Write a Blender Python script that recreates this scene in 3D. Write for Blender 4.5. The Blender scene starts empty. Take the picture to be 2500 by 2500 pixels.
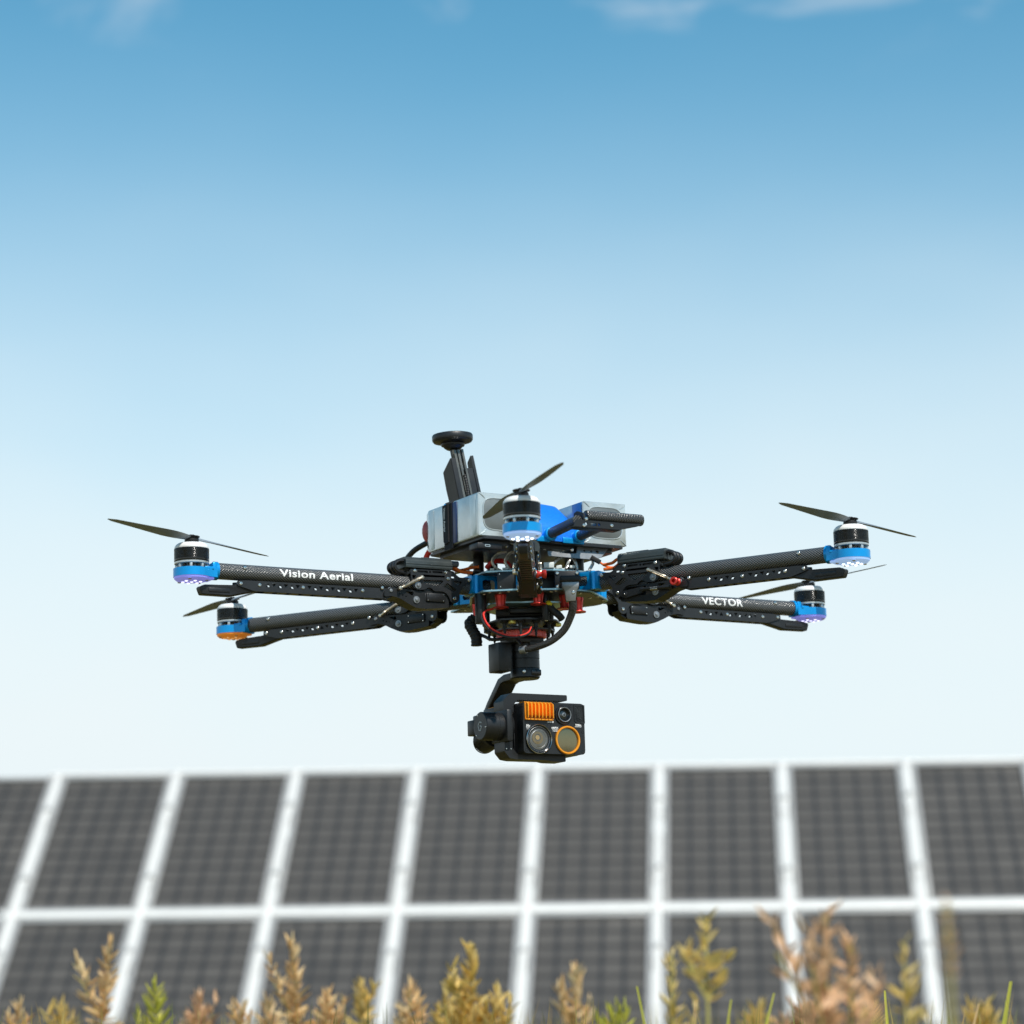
import bpy, bmesh, math, random
from mathutils import Vector, Matrix, Euler
R = math.radians
random.seed(7)
scene = bpy.context.scene
col = scene.collection

# ---------------------------------------------------------------- camera
CAM_Z = 0.80
cam_d = bpy.data.cameras.new('camera')
cam_d.sensor_width = 36.0
cam_d.lens = 36.0 * 6400 / 2500
cam_d.clip_start = 0.05
cam_d.clip_end = 20000
cam_d.dof.use_dof = True
cam_d.dof.focus_distance = 3.52
cam_d.dof.aperture_fstop = 5.4
cam = bpy.data.objects.new('camera', cam_d)
col.objects.link(cam)
cam.matrix_world = (Matrix.Translation((0, 0, CAM_Z)) @ Matrix.Rotation(R(10.7), 4, 'X')
                    @ Matrix.Rotation(R(0.529), 4, 'Y') @ Matrix.Rotation(R(90), 4, 'X'))
scene.camera = cam

# ---------------------------------------------------------------- light
SUN_EL, SUN_AZ = 52.0, 30.0            # sun behind the camera, to its right
sv = Vector((math.sin(R(SUN_AZ)) * math.cos(R(SUN_EL)), -math.cos(R(SUN_AZ)) * math.cos(R(SUN_EL)), math.sin(R(SUN_EL))))
sun_d = bpy.data.lights.new('sun', 'SUN')
sun_d.energy = 4.7
sun_d.angle = R(0.53)
sun_d.color = (1.0, 0.955, 0.88)
sun = bpy.data.objects.new('sun', sun_d)
col.objects.link(sun)
sun.rotation_euler = sv.to_track_quat('Z', 'Y').to_euler()
sun.location = (8, -12, 16)

world = bpy.data.worlds.new('World')
scene.world = world
world.use_nodes = True
wn, wl = world.node_tree.nodes, world.node_tree.links
wn.clear()
def wnode(t, **kw):
    n = wn.new(t)
    for k, v in kw.items(): setattr(n, k, v)
    return n
def wmath(op, a, b=None, c=None, clamp=False):
    n = wn.new('ShaderNodeMath'); n.operation = op; n.use_clamp = clamp
    for i, x in enumerate((a, b, c)):
        if x is None: continue
        if isinstance(x, (int, float)): n.inputs[i].default_value = x
        else: wl.new(x, n.inputs[i])
    return n.outputs[0]
sky = wnode('ShaderNodeTexSky', sky_type='NISHITA', sun_disc=False)
sky.sun_elevation = R(SUN_EL)
sky.sun_rotation = math.atan2(sv.x, sv.y)
sky.air_density = 1.0; sky.dust_density = 0.3; sky.ozone_density = 2.0; sky.altitude = 1400
wtc = wnode('ShaderNodeTexCoord')
wsep = wnode('ShaderNodeSeparateXYZ'); wl.new(wtc.outputs['Generated'], wsep.inputs[0])
# pale haze that thins with height above the horizon, all round the sky
ramp = wnode('ShaderNodeValToRGB'); ramp.color_ramp.interpolation = 'B_SPLINE'
rz = [(0.0, 1.0), (0.09, 1.0), (0.14, 0.94), (0.20, 0.76), (0.257, 0.45), (0.316, 0.12), (0.38, 0.0)]
el = ramp.color_ramp.elements
el[0].position, el[0].color = rz[0][0], (1, 1, 1, 1)
el[1].position, el[1].color = rz[-1][0], (0, 0, 0, 1)
for p, v in rz[1:-1]:
    e = el.new(p); e.color = (v, v, v, 1)
wl.new(wsep.outputs['Z'], ramp.inputs[0])
hz = wnode('ShaderNodeMix', data_type='RGBA', blend_type='MIX')
tint = wnode('ShaderNodeMix', data_type='RGBA', blend_type='MULTIPLY'); tint.inputs[0].default_value = 1
wl.new(sky.outputs[0], tint.inputs[6]); tint.inputs[7].default_value = (0.71, 1.53, 1.42, 1)
hm = wnode('ShaderNodeMapping'); hm.inputs['Scale'].default_value = (4, 4, 9); wl.new(wtc.outputs['Generated'], hm.inputs[0])
hn = wnode('ShaderNodeTexNoise'); hn.inputs['Scale'].default_value = 1.0; hn.inputs['Detail'].default_value = 3; wl.new(hm.outputs[0], hn.inputs['Vector'])
hv = wmath('MULTIPLY_ADD', hn.outputs[0], 0.26, -0.13)
hb = wmath('MULTIPLY', ramp.outputs[0], wmath('SUBTRACT', 1.15, ramp.outputs[0]))
hf = wmath('MULTIPLY_ADD', hv, wmath('MULTIPLY', hb, 4.0), ramp.outputs[0], clamp=True)
wl.new(hf, hz.inputs[0]); wl.new(tint.outputs[2], hz.inputs[6])
hz.inputs[7].default_value = (7.5, 8.3, 8.55, 1)
# thin cirrus high up
mp = wnode('ShaderNodeMapping'); mp.inputs['Scale'].default_value = (15, 15, 34); mp.inputs['Location'].default_value = (-3.421, 5.733, -0.347)
wl.new(wtc.outputs['Generated'], mp.inputs[0])
cn = wnode('ShaderNodeTexNoise'); cn.inputs['Scale'].default_value = 1.0; cn.inputs['Detail'].default_value = 6; cn.inputs['Roughness'].default_value = 0.55; cn.inputs['Distortion'].default_value = 0.5
wl.new(mp.outputs[0], cn.inputs['Vector'])
cr = wnode('ShaderNodeMapRange', interpolation_type='SMOOTHSTEP')
wl.new(cn.outputs[0], cr.inputs[0]); cr.inputs[1].default_value = 0.55; cr.inputs[2].default_value = 0.76
ch = wnode('ShaderNodeMapRange', interpolation_type='SMOOTHSTEP')
wl.new(wsep.outputs['Z'], ch.inputs[0]); ch.inputs[1].default_value = 0.336; ch.inputs[2].default_value = 0.385
cf = wmath('MULTIPLY', wmath('MULTIPLY', cr.outputs[0], ch.outputs[0]), 0.55)
cl = wnode('ShaderNodeMix', data_type='RGBA', blend_type='MIX')
wl.new(cf, cl.inputs[0]); wl.new(hz.outputs[2], cl.inputs[6]); cl.inputs[7].default_value = (6.3, 7.0, 7.6, 1)
bg = wnode('ShaderNodeBackground'); bg.inputs[1].default_value = 0.112
wl.new(cl.outputs[2], bg.inputs[0])
wo = wnode('ShaderNodeOutputWorld'); wl.new(bg.outputs[0], wo.inputs[0])

scene.view_settings.view_transform = 'Standard'
scene.view_settings.look = 'None'
scene.view_settings.exposure = 0.0
scene.view_settings.gamma = 1.0
scene.view_settings.use_curve_mapping = False

# ---------------------------------------------------------------- materials
MATS = {}
def mat(name, base, rough=0.5, metal=0.0, vary=0.12, vscale=60.0, bump=0.0, bscale=300.0, emit=None, estr=0.0, coat=0.0, spec=0.5, alpha=None):
    if name in MATS: return MATS[name]
    m = bpy.data.materials.new(name); m.use_nodes = True
    nt = m.node_tree; n = nt.nodes; l = nt.links
    p = n['Principled BSDF']
    p.inputs['Roughness'].default_value = rough; p.inputs['Metallic'].default_value = metal
    p.inputs['Coat Weight'].default_value = coat; p.inputs['Coat Roughness'].default_value = 0.08
    p.inputs['Specular IOR Level'].default_value = spec
    tc = n.new('ShaderNodeTexCoord')
    nz = n.new('ShaderNodeTexNoise'); nz.inputs['Scale'].default_value = vscale; nz.inputs['Detail'].default_value = 5
    l.new(tc.outputs['Object'], nz.inputs['Vector'])
    mr = n.new('ShaderNodeMapRange'); mr.inputs[1].default_value = 0.3; mr.inputs[2].default_value = 0.7
    mr.inputs[3].default_value = 1 - vary; mr.inputs[4].default_value = 1 + vary
    l.new(nz.outputs[0], mr.inputs[0])
    mx = n.new('ShaderNodeMix'); mx.data_type = 'RGBA'; mx.blend_type = 'MULTIPLY'; mx.inputs[0].default_value = 1
    mx.inputs[6].default_value = (*base, 1); l.new(mr.outputs[0], mx.inputs[7]); l.new(mx.outputs[2], p.inputs['Base Color'])
    rr = n.new('ShaderNodeMath'); rr.operation = 'MULTIPLY_ADD'; rr.inputs[1].default_value = 0.16 if rough > 0.1 else 0.02; rr.inputs[2].default_value = rough - (0.08 if rough > 0.1 else 0.01)
    l.new(nz.outputs[0], rr.inputs[0]); l.new(rr.outputs[0], p.inputs['Roughness'])
    if bump:
        nb = n.new('ShaderNodeTexNoise'); nb.inputs['Scale'].default_value = bscale; nb.inputs['Detail'].default_value = 3
        l.new(tc.outputs['Object'], nb.inputs['Vector'])
        b = n.new('ShaderNodeBump'); b.inputs['Strength'].default_value = bump; b.inputs['Distance'].default_value = 0.001
        l.new(nb.outputs[0], b.inputs['Height']); l.new(b.outputs[0], p.inputs['Normal'])
    if emit:
        p.inputs['Emission Color'].default_value = (*emit, 1); p.inputs['Emission Strength'].default_value = estr
    if alpha is not None: p.inputs['Alpha'].default_value = alpha
    MATS[name] = m
    return m

def weave_mat(name, lo, hi, su, sa, axis='X', rough=0.28):
    """woven carbon fibre on a tube: cells run along the tube and round it"""
    m = bpy.data.materials.new(name); m.use_nodes = True
    nt = m.node_tree; n = nt.nodes; l = nt.links; p = n['Principled BSDF']
    tc = n.new('ShaderNodeTexCoord'); sp = n.new('ShaderNodeSeparateXYZ'); l.new(tc.outputs['Object'], sp.inputs[0])
    def mt(op, a, b=None, c=None):
        q = n.new('ShaderNodeMath'); q.operation = op
        for i, x in enumerate((a, b, c)):
            if x is None: continue
            if isinstance(x, (int, float)): q.inputs[i].default_value = x
            else: l.new(x, q.inputs[i])
        return q.outputs[0]
    if axis == 'X': along, c1, c2 = sp.outputs[0], sp.outputs[1], mt('ADD', sp.outputs[2], 0.0025)
    else: along, c1, c2 = sp.outputs[1], sp.outputs[0], sp.outputs[2]
    if axis == 'D': along, ang = mt('ADD', sp.outputs[0], sp.outputs[1]), mt('ADD', sp.outputs[2], mt('MULTIPLY', sp.outputs[1], 0.35))
    elif axis == 'P': along, ang = sp.outputs[0], mt('MULTIPLY', sp.outputs[2], 1.0)
    else: ang = mt('ARCTAN2', c1, c2)
    a = mt('SINE', mt('MULTIPLY', along, su)); b = mt('SINE', mt('MULTIPLY', ang, sa))
    w = mt('MULTIPLY', a, b)
    f = n.new('ShaderNodeMapRange'); f.inputs[1].default_value = -0.35; f.inputs[2].default_value = 0.35; l.new(w, f.inputs[0])
    mx = n.new('ShaderNodeMix'); mx.data_type = 'RGBA'; mx.inputs[6].default_value = (*lo, 1); mx.inputs[7].default_value = (*hi, 1)
    l.new(f.outputs[0], mx.inputs[0]); l.new(mx.outputs[2], p.inputs['Base Color'])
    bp = n.new('ShaderNodeBump'); bp.inputs['Strength'].default_value = 0.9; bp.inputs['Distance'].default_value = 0.0004
    l.new(w, bp.inputs['Height']); l.new(bp.outputs[0], p.inputs['Normal'])
    rg = n.new('ShaderNodeMapRange'); rg.inputs[3].default_value = rough; rg.inputs[4].default_value = rough + 0.22
    l.new(f.outputs[0], rg.inputs[0]); l.new(rg.outputs[0], p.inputs['Roughness'])
    p.inputs['Coat Weight'].default_value = 0.5; p.inputs['Coat Roughness'].default_value = 0.16; l.new(bp.outputs[0], p.inputs['Coat Normal'])
    MATS[name] = m
    return m

CARBON = weave_mat('carbon_tube', (0.006, 0.006, 0.007), (0.13, 0.128, 0.125), 2 * math.pi / 0.0042, 20, rough=0.24)
CARBON_BAR = weave_mat('carbon_bar', (0.005, 0.005, 0.006), (0.06, 0.056, 0.05), 2 * math.pi / 0.004, 2 * math.pi / 0.004, axis='D', rough=0.26)
BLACK = mat('black_anodised', (0.012, 0.0125, 0.0135), 0.42, 0.1, bump=0.08, bscale=900)
BLACK_PLATE = mat('black_carbon_plate', (0.019, 0.0195, 0.021), 0.36, 0.1, bump=0.1, bscale=1500)
BLACK_PLASTIC = mat('black_plastic', (0.010, 0.010, 0.011), 0.42, bump=0.15, bscale=1200)
BLACK_GLOSS = mat('black_gloss', (0.008, 0.008, 0.009), 0.18)
RUBBER = mat('black_rubber', (0.012, 0.012, 0.013), 0.62)
BELL = mat('motor_bell', (0.010, 0.0105, 0.011), 0.22, 0.0, vscale=200, spec=0.7)
GREY_AL = mat('grey_aluminium', (0.30, 0.31, 0.32), 0.42, 0.75, bump=0.05, bscale=1500)
STEEL = mat('steel', (0.62, 0.61, 0.58), 0.22, 1.0)
CABLE_STEEL = mat('steel_cable', (0.66, 0.64, 0.60), 0.35, 0.8)
SPRING = mat('spring_steel', (0.66, 0.58, 0.46), 0.3, 0.9)
SILVER = mat('silver_motor', (0.60, 0.60, 0.58), 0.35, 0.8)
WHITE_CAP = mat('white_motor_cap', (0.80, 0.79, 0.78), 0.4, 0.0, vary=0.04)
COPPER = mat('winding', (0.16, 0.10, 0.06), 0.4, 0.6)
BLUE = mat('blue_anodised', (0.0, 0.31, 0.74), 0.30, 0.3, vary=0.06)
BLUE_EDGE = mat('plate_aluminium', (0.36, 0.55, 0.62), 0.36, 0.65, vary=0.06)
BLUE_PAINT = mat('blue_paint', (0.006, 0.20, 0.85), 0.36, 0.2, vary=0.25, vscale=900, coat=0.35)
RED = mat('red_anodised', (0.62, 0.045, 0.035), 0.3, 0.55)
RED_WIRE = mat('red_wire', (0.72, 0.03, 0.02), 0.4)
ORANGE_WIRE = mat('orange_wire', (0.85, 0.16, 0.02), 0.4)
YELLOW = mat('yellow_tape', (0.80, 0.62, 0.02), 0.5)
BLACK_WIRE = mat('black_wire', (0.01, 0.01, 0.011), 0.4)
ORANGE = mat('orange_anodised', (0.95, 0.34, 0.02), 0.28, 0.4)
SHRINK = mat('silver_shrink_wrap', (0.52, 0.56, 0.565), 0.22, 0.5, vary=0.22, vscale=28, bump=0.9, bscale=45, coat=0.6)
POUCH = mat('grey_pouch_cell', (0.15, 0.165, 0.165), 0.35, 0.2, vary=0.1, bump=0.1, bscale=120)
WRAP_BLUE = mat('blue_wrap', (0.01, 0.03, 0.12), 0.35)
FABRIC = mat('strap_fabric', (0.014, 0.014, 0.016), 0.9, bump=0.5, bscale=2500)
WHITE_INK = mat('white_print', (0.85, 0.85, 0.84), 0.5, vary=0.03)
GREY_INK = mat('grey_print', (0.42, 0.42, 0.42), 0.5, vary=0.05)
GLASS_DARK = mat('lens_glass', (0.02, 0.022, 0.022), 0.04, coat=1.0)
LENS_AMBER = mat('lens_amber', (0.12, 0.085, 0.03), 0.08, coat=1.0)
THERMAL = mat('germanium', (0.20, 0.175, 0.10), 0.16, 0.75, vary=0.05)
LABEL = mat('controller_label', (0.02, 0.02, 0.022), 0.3)
BLADE = mat('propeller_carbon', (0.20, 0.23, 0.26), 0.5)
CARBON_SHEET = weave_mat('carbon_sheet', (0.005, 0.005, 0.006), (0.03, 0.03, 0.03), 2 * math.pi / 0.006, 2 * math.pi / 0.006, axis='P')

# ---------------------------------------------------------------- mesh helpers (millimetres)
S = 0.001
def V(p): return Vector(p)

def rounded(pts, r, n=3):
    out = []
    k = len(pts)
    for i in range(k):
        p = Vector(pts[i]).to_2d() if len(pts[i]) > 2 else Vector(pts[i])
        a = Vector(pts[i - 1]); b = Vector(pts[(i + 1) % k])
        da, db = (a - p), (b - p)
        ra = min(r, da.length * 0.45); rb = min(r, db.length * 0.45)
        q0, q1 = p + da.normalized() * ra, p + db.normalized() * rb
        for j in range(n + 1):
            t = j / n
            out.append(tuple((1 - t) ** 2 * q0 + 2 * t * (1 - t) * p + t * t * q1))
    return out

class G:
    def __init__(self): self.bm = bmesh.new()
    def _bev(self, verts, b, seg=2):
        es = {e for v in verts for e in v.link_edges}
        bmesh.ops.bevel(self.bm, geom=list(es), offset=b, segments=seg, profile=0.5, affect='EDGES', clamp_overlap=True)
    def box(self, c, s, bev=0.0, rot=None, seg=2):
        m = Matrix.Translation(c)
        if rot is not None: m = m @ (rot if isinstance(rot, Matrix) else Euler(rot).to_matrix().to_4x4())
        m = m @ Matrix.Diagonal((s[0], s[1], s[2], 1))
        r = bmesh.ops.create_cube(self.bm, size=1.0, matrix=m)
        if bev: self._bev(r['verts'], bev, seg)
        return self
    def cyl(self, p0, p1, r0, r1=None, n=24, bev=0.0):
        p0, p1 = V(p0), V(p1); d = p1 - p0
        if r1 is None: r1 = r0
        m = Matrix.Translation((p0 + p1) / 2) @ d.to_track_quat('Z', 'Y').to_matrix().to_4x4()
        r = bmesh.ops.create_cone(self.bm, cap_ends=True, segments=n, radius1=r0, radius2=r1, depth=d.length, matrix=m)
        if bev:
            fs = [f for f in {f for v in r['verts'] for f in v.link_faces} if len(f.verts) > 4]
            es = {e for f in fs for e in f.edges}
            bmesh.ops.bevel(self.bm, geom=list(es), offset=bev, segments=2, profile=0.5, affect='EDGES')
        return self
    def sphere(self, c, r, n=12, sc=(1, 1, 1)):
        bmesh.ops.create_uvsphere(self.bm, u_segments=n, v_segments=max(6, n // 2), radius=r, matrix=Matrix.Translation(c) @ Matrix.Diagonal((*sc, 1)))
        return self
    def lathe(self, prof, n=40, m=Matrix()):
        rings = []
        for r, z in prof:
            if r <= 1e-6: rings.append([self.bm.verts.new(m @ Vector((0, 0, z)))])
            else: rings.append([self.bm.verts.new(m @ Vector((r * math.cos(2 * math.pi * i / n), r * math.sin(2 * math.pi * i / n), z))) for i in range(n)])
        for a, b in zip(rings, rings[1:]):
            for i in range(n):
                j = (i + 1) % n
                if len(a) == 1 and len(b) == 1: continue
                if len(a) == 1: self.bm.faces.new((a[0], b[i], b[j]))
                elif len(b) == 1: self.bm.faces.new((a[i], a[j], b[0]))
                else: self.bm.faces.new((a[i], a[j], b[j], b[i]))
        return self
    def tube(self, pts, r, n=8, sub=4, closed_caps=True):
        P = [V(p) for p in pts]
        if sub > 1 and len(P) > 2:
            Q = []
            for i in range(len(P) - 1):
                p0 = P[max(i - 1, 0)]; p1 = P[i]; p2 = P[i + 1]; p3 = P[min(i + 2, len(P) - 1)]
                for j in range(sub):
                    t = j / sub
                    Q.append(0.5 * ((2 * p1) + (p2 - p0) * t + (2 * p0 - 5 * p1 + 4 * p2 - p3) * t * t + (3 * p1 - p0 - 3 * p2 + p3) * t ** 3))
            Q.append(P[-1]); P = Q
        rr = r if callable(r) else (lambda t: r)
        up = Vector((0.13, 0.21, 0.97)); rings = []
        for i, p in enumerate(P):
            t = (P[min(i + 1, len(P) - 1)] - P[max(i - 1, 0)]).normalized()
            x = (up - t * up.dot(t))
            if x.length < 1e-4: x = t.orthogonal()
            x.normalize(); y = t.cross(x); up = x
            q = rr(i / (len(P) - 1))
            rings.append([self.bm.verts.new(p + (x * math.cos(2 * math.pi * k / n) + y * math.sin(2 * math.pi * k / n)) * q) for k in range(n)])
        for a, b in zip(rings, rings[1:]):
            for k in range(n):
                self.bm.faces.new((a[k], a[(k + 1) % n], b[(k + 1) % n], b[k]))
        if closed_caps:
            self.bm.faces.new(rings[0][::-1]); self.bm.faces.new(rings[-1])
        self.path = P
        return self
    def plate(self, outline, holes, t, m=Matrix()):
        """flat sheet in XY (z from -t/2 to t/2), with real holes, moved by m"""
        b2 = bmesh.new()
        for loop in [outline] + list(holes):
            vs = [b2.verts.new((x, y, -t / 2)) for x, y in loop]
            for i in range(len(vs)): b2.edges.new((vs[i], vs[(i + 1) % len(vs)]))
        bmesh.ops.triangle_fill(b2, use_beauty=True, use_dissolve=False, edges=b2.edges[:], normal=(0, 0, 1))
        r = bmesh.ops.extrude_face_region(b2, geom=b2.faces[:])
        bmesh.ops.translate(b2, vec=(0, 0, t), verts=[g for g in r['geom'] if isinstance(g, bmesh.types.BMVert)])
        bmesh.ops.recalc_face_normals(b2, faces=b2.faces[:])
        mp_ = {}
        for v in b2.verts: mp_[v] = self.bm.verts.new(m @ v.co)
        for f in b2.faces:
            try: self.bm.faces.new([mp_[v] for v in f.verts])
            except ValueError: pass
        b2.free()
        return self
    def loft(self, loops, cap=True):
        rs = [[self.bm.verts.new(p) for p in lp] for lp in loops]
        n = len(rs[0])
        for a, b in zip(rs, rs[1:]):
            for i in range(n): self.bm.faces.new((a[i], a[(i + 1) % n], b[(i + 1) % n], b[i]))
        if cap:
            self.bm.faces.new(rs[0][::-1]); self.bm.faces.new(rs[-1])
        return self
    def mesh(self, name, m, smooth=35, scale=S):
        bm = self.bm
        bmesh.ops.recalc_face_normals(bm, faces=bm.faces[:])
        if scale != 1: bmesh.ops.scale(bm, vec=(scale,) * 3, verts=bm.verts[:])
        me = bpy.data.meshes.new(name); bm.to_mesh(me); bm.free()
        if m is not None: me.materials.append(m)
        if smooth:
            me.polygons.foreach_set('use_smooth', [True] * len(me.polygons))
            me.set_sharp_from_angle(angle=R(smooth))
        return me

def obj(name, me, parent=None, loc=None, rz=None, label=None):
    o = bpy.data.objects.new(name, me); col.objects.link(o)
    if parent is not None: o.parent = parent
    if loc is not None: o.location = Vector(loc) * S
    if rz is not None: o.rotation_euler = (0, 0, R(rz))
    if label: o['label'] = label
    return o
def part(name, g, m, parent, loc=None, rz=None, label=None, smooth=35):
    return obj(name, g.mesh(name, m, smooth), parent, loc, rz, label)
def tag(o, label=None, cat=None, group=None, kind=None):
    if label: o['label'] = label
    if cat: o['category'] = cat
    if group: o['group'] = group
    if kind: o['kind'] = kind
    return o

def text_mesh(txt, size, m, bold=0.02, fn=None, sub=0, align='CENTER', spacing=1.0):
    cu = bpy.data.curves.new('lettering', 'FONT'); cu.body = txt; cu.size = size; cu.align_x = align; cu.align_y = 'CENTER'
    cu.offset = bold * size; cu.resolution_u = 3; cu.space_character = spacing
    o = bpy.data.objects.new('lettering', cu); col.objects.link(o)
    bpy.context.view_layer.update()
    me = bpy.data.meshes.new_from_object(o.evaluated_get(bpy.context.evaluated_depsgraph_get()))
    bpy.data.objects.remove(o); bpy.data.curves.remove(cu)
    bm = bmesh.new(); bm.from_mesh(me); bpy.data.meshes.remove(me)
    bmesh.ops.triangulate(bm, faces=bm.faces[:])
    for _ in range(sub): bmesh.ops.subdivide_edges(bm, edges=[e for e in bm.edges if e.calc_length() > size * 0.12], cuts=1, use_grid_fill=True)
    if sub: bmesh.ops.triangulate(bm, faces=bm.faces[:])
    if fn:
        for v in bm.verts: v.co = fn(v.co)
    bmesh.ops.scale(bm, vec=(S,) * 3, verts=bm.verts[:])
    me = bpy.data.meshes.new('lettering'); bm.to_mesh(me); bm.free(); me.materials.append(m)
    return me

XZ = Matrix(((1, 0, 0, 0), (0, 0, -1, 0), (0, 1, 0, 0), (0, 0, 0, 1)))   # plate XY -> upright XZ plane
def upright(v): return Matrix.Translation((0, v, 0)) @ XZ
YZ = Matrix(((0, 0, 1, 0), (1, 0, 0, 0), (0, 1, 0, 0), (0, 0, 0, 1)))
def circ(x, y, r, n=12): return [(x + r * math.cos(2 * math.pi * i / n), y + r * math.sin(2 * math.pi * i / n)) for i in range(n)]
CACHE = {}
def cached(key, fn):
    if key not in CACHE: CACHE[key] = fn()
    return CACHE[key]

# ================================================================= SETTING
def noise_ground():
    m = bpy.data.materials.new('dry_grass_ground'); m.use_nodes = True
    n = m.node_tree.nodes; l = m.node_tree.links; p = n['Principled BSDF']; p.inputs['Roughness'].default_value = 0.95
    tc = n.new('ShaderNodeTexCoord'); a = n.new('ShaderNodeTexNoise'); a.inputs['Scale'].default_value = 1.7; a.inputs['Detail'].default_value = 8
    l.new(tc.outputs['Object'], a.inputs['Vector'])
    r = n.new('ShaderNodeValToRGB'); r.color_ramp.elements[0].position = 0.35; r.color_ramp.elements[1].position = 0.65
    r.color_ramp.elements[0].color = (0.10, 0.105, 0.03, 1); r.color_ramp.elements[1].color = (0.27, 0.21, 0.09, 1)
    l.new(a.outputs[0], r.inputs[0]); l.new(r.outputs[0], p.inputs['Base Color'])
    b = n.new('ShaderNodeBump'); b.inputs['Distance'].default_value = 0.06; nb = n.new('ShaderNodeTexNoise'); nb.inputs['Scale'].default_value = 22
    l.new(tc.outputs['Object'], nb.inputs['Vector']); l.new(nb.outputs[0], b.inputs['Height']); l.new(b.outputs[0], p.inputs['Normal'])
    return m
g = G()
N = 40
gv = {}
for i in range(N + 1):
    for j in range(N + 1):
        fx, fy = i / N * 2 - 1, j / N * 2 - 1
        x = math.copysign(abs(fx) ** 3, fx) * 3000; y = math.copysign(abs(fy) ** 3, fy) * 3000
        gv[i, j] = g.bm.verts.new((x, y, 0.05 * math.sin(x * 0.21 + 1) * math.cos(y * 0.17) - 0.05 if abs(x) < 400 and abs(y) < 400 else -0.05))
for i in range(N):
    for j in range(N): g.bm.faces.new((gv[i, j], gv[i + 1, j], gv[i + 1, j + 1], gv[i, j + 1]))
ground = obj('ground', g.mesh('ground', noise_ground(), 80, 1))
tag(ground, 'dry grassy field under the solar panels', kind='structure')

# ---------------------------------------------------------------- solar array
FRAME_M = mat('panel_frame', (0.38, 0.37, 0.355), 0.45, 0.2, vary=0.05, vscale=8)
RAIL_M = mat('panel_rail', (0.69, 0.67, 0.635), 0.45, 0.0, vary=0.03, vscale=8)
BACK_M = mat('panel_backsheet', (0.016, 0.020, 0.022), 0.4)
GALV = mat('galvanised_steel', (0.45, 0.46, 0.46), 0.5, 0.6, vscale=14)
def cell_mat():
    m = bpy.data.materials.new('silicon_cell'); m.use_nodes = True
    n = m.node_tree.nodes; l = m.node_tree.links; p = n['Principled BSDF']
    p.inputs['Roughness'].default_value = 0.42; p.inputs['Specular IOR Level'].default_value = 0.35
    oi = n.new('ShaderNodeObjectInfo'); tc = n.new('ShaderNodeTexCoord')
    nz = n.new('ShaderNodeTexNoise'); nz.inputs['Scale'].default_value = 1.9; l.new(tc.outputs['Object'], nz.inputs['Vector'])
    ad = n.new('ShaderNodeMath'); ad.operation = 'MULTIPLY_ADD'; ad.inputs[1].default_value = 0.5; l.new(oi.outputs['Random'], ad.inputs[0]); l.new(nz.outputs[0], ad.inputs[2])
    mx = n.new('ShaderNodeMix'); mx.data_type = 'RGBA'; mx.inputs[6].default_value = (0.058, 0.052, 0.048, 1); mx.inputs[7].default_value = (0.074, 0.066, 0.060, 1)
    l.new(ad.outputs[0], mx.inputs[0]); l.new(mx.outputs[2], p.inputs['Base Color'])
    return m
CELL_M = cell_mat()
CELL_IN = mat('cell_highlight', (0.080, 0.071, 0.062), 0.42, vary=0.25, vscale=1.7)  # lighter middle of each cell: a soft highlight put into the colour
TILT, YAW = 42.04, -4.547
array = bpy.data.objects.new('solar_array', None); col.objects.link(array)
array.matrix_world = (Matrix.Translation((0, 20.263, CAM_Z + 0.7197)) @ Matrix.Rotation(R(YAW), 4, 'Z') @ Matrix.Rotation(R(TILT), 4, 'X'))
tag(array, 'long tilted array of dark solar panels in white frames behind the drone', 'solar array')
# array plane: x along the row, y up the slope, z out of the glass; seams at x = i - 3.913
X0 = -3.9133
CW, CH, GAP = 0.156, 0.153, 0.013          # cell size and gap
PW = 5 * CW + 4 * GAP; PH = 10 * CH + 9 * GAP
V_LO = 0.088
def panel_frame_mesh():
    g = G()
    a, b = PW / 2, PH
    fw = 0.040
    for x in (-1, 1): g.box((x * (a + fw / 2 + 0.004), b / 2, 0.0), (fw, b + 2 * fw, 0.046), 0.004)
    for y in (-fw / 2 - 0.004, b + fw / 2 + 0.004): g.box((0, y, -0.0015), (2 * a + 0.0075, fw, 0.046), 0.004)
    return g.mesh('solar_panel', FRAME_M, 35, 1)
g = G(); g.box((0, PH / 2, -0.012), (PW + 0.02, PH + 0.02, 0.012)); back_me = g.mesh('backsheet', BACK_M, 35, 1)
g = G()
c = 0.014
ol = [(-CW / 2 + c, -CH / 2), (CW / 2 - c, -CH / 2), (CW / 2, -CH / 2 + c), (CW / 2, CH / 2 - c), (CW / 2 - c, CH / 2), (-CW / 2 + c, CH / 2), (-CW / 2, CH / 2 - c), (-CW / 2, -CH / 2 + c)]
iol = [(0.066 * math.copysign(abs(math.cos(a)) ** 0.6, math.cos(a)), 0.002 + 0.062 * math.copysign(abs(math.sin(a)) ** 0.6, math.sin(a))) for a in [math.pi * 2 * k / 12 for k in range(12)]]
def cell_into(g, m):
    k0 = len(g.bm.faces)
    g.plate(ol, [], 0.003, m); g.bm.faces.ensure_lookup_table()
    k1 = len(g.bm.faces)
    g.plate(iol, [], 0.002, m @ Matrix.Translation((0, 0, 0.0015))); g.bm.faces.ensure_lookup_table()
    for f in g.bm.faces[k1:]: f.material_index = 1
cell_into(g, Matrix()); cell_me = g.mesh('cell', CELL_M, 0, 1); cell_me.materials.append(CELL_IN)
frame_me = panel_frame_mesh()
rest = G()
panels = []
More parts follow.
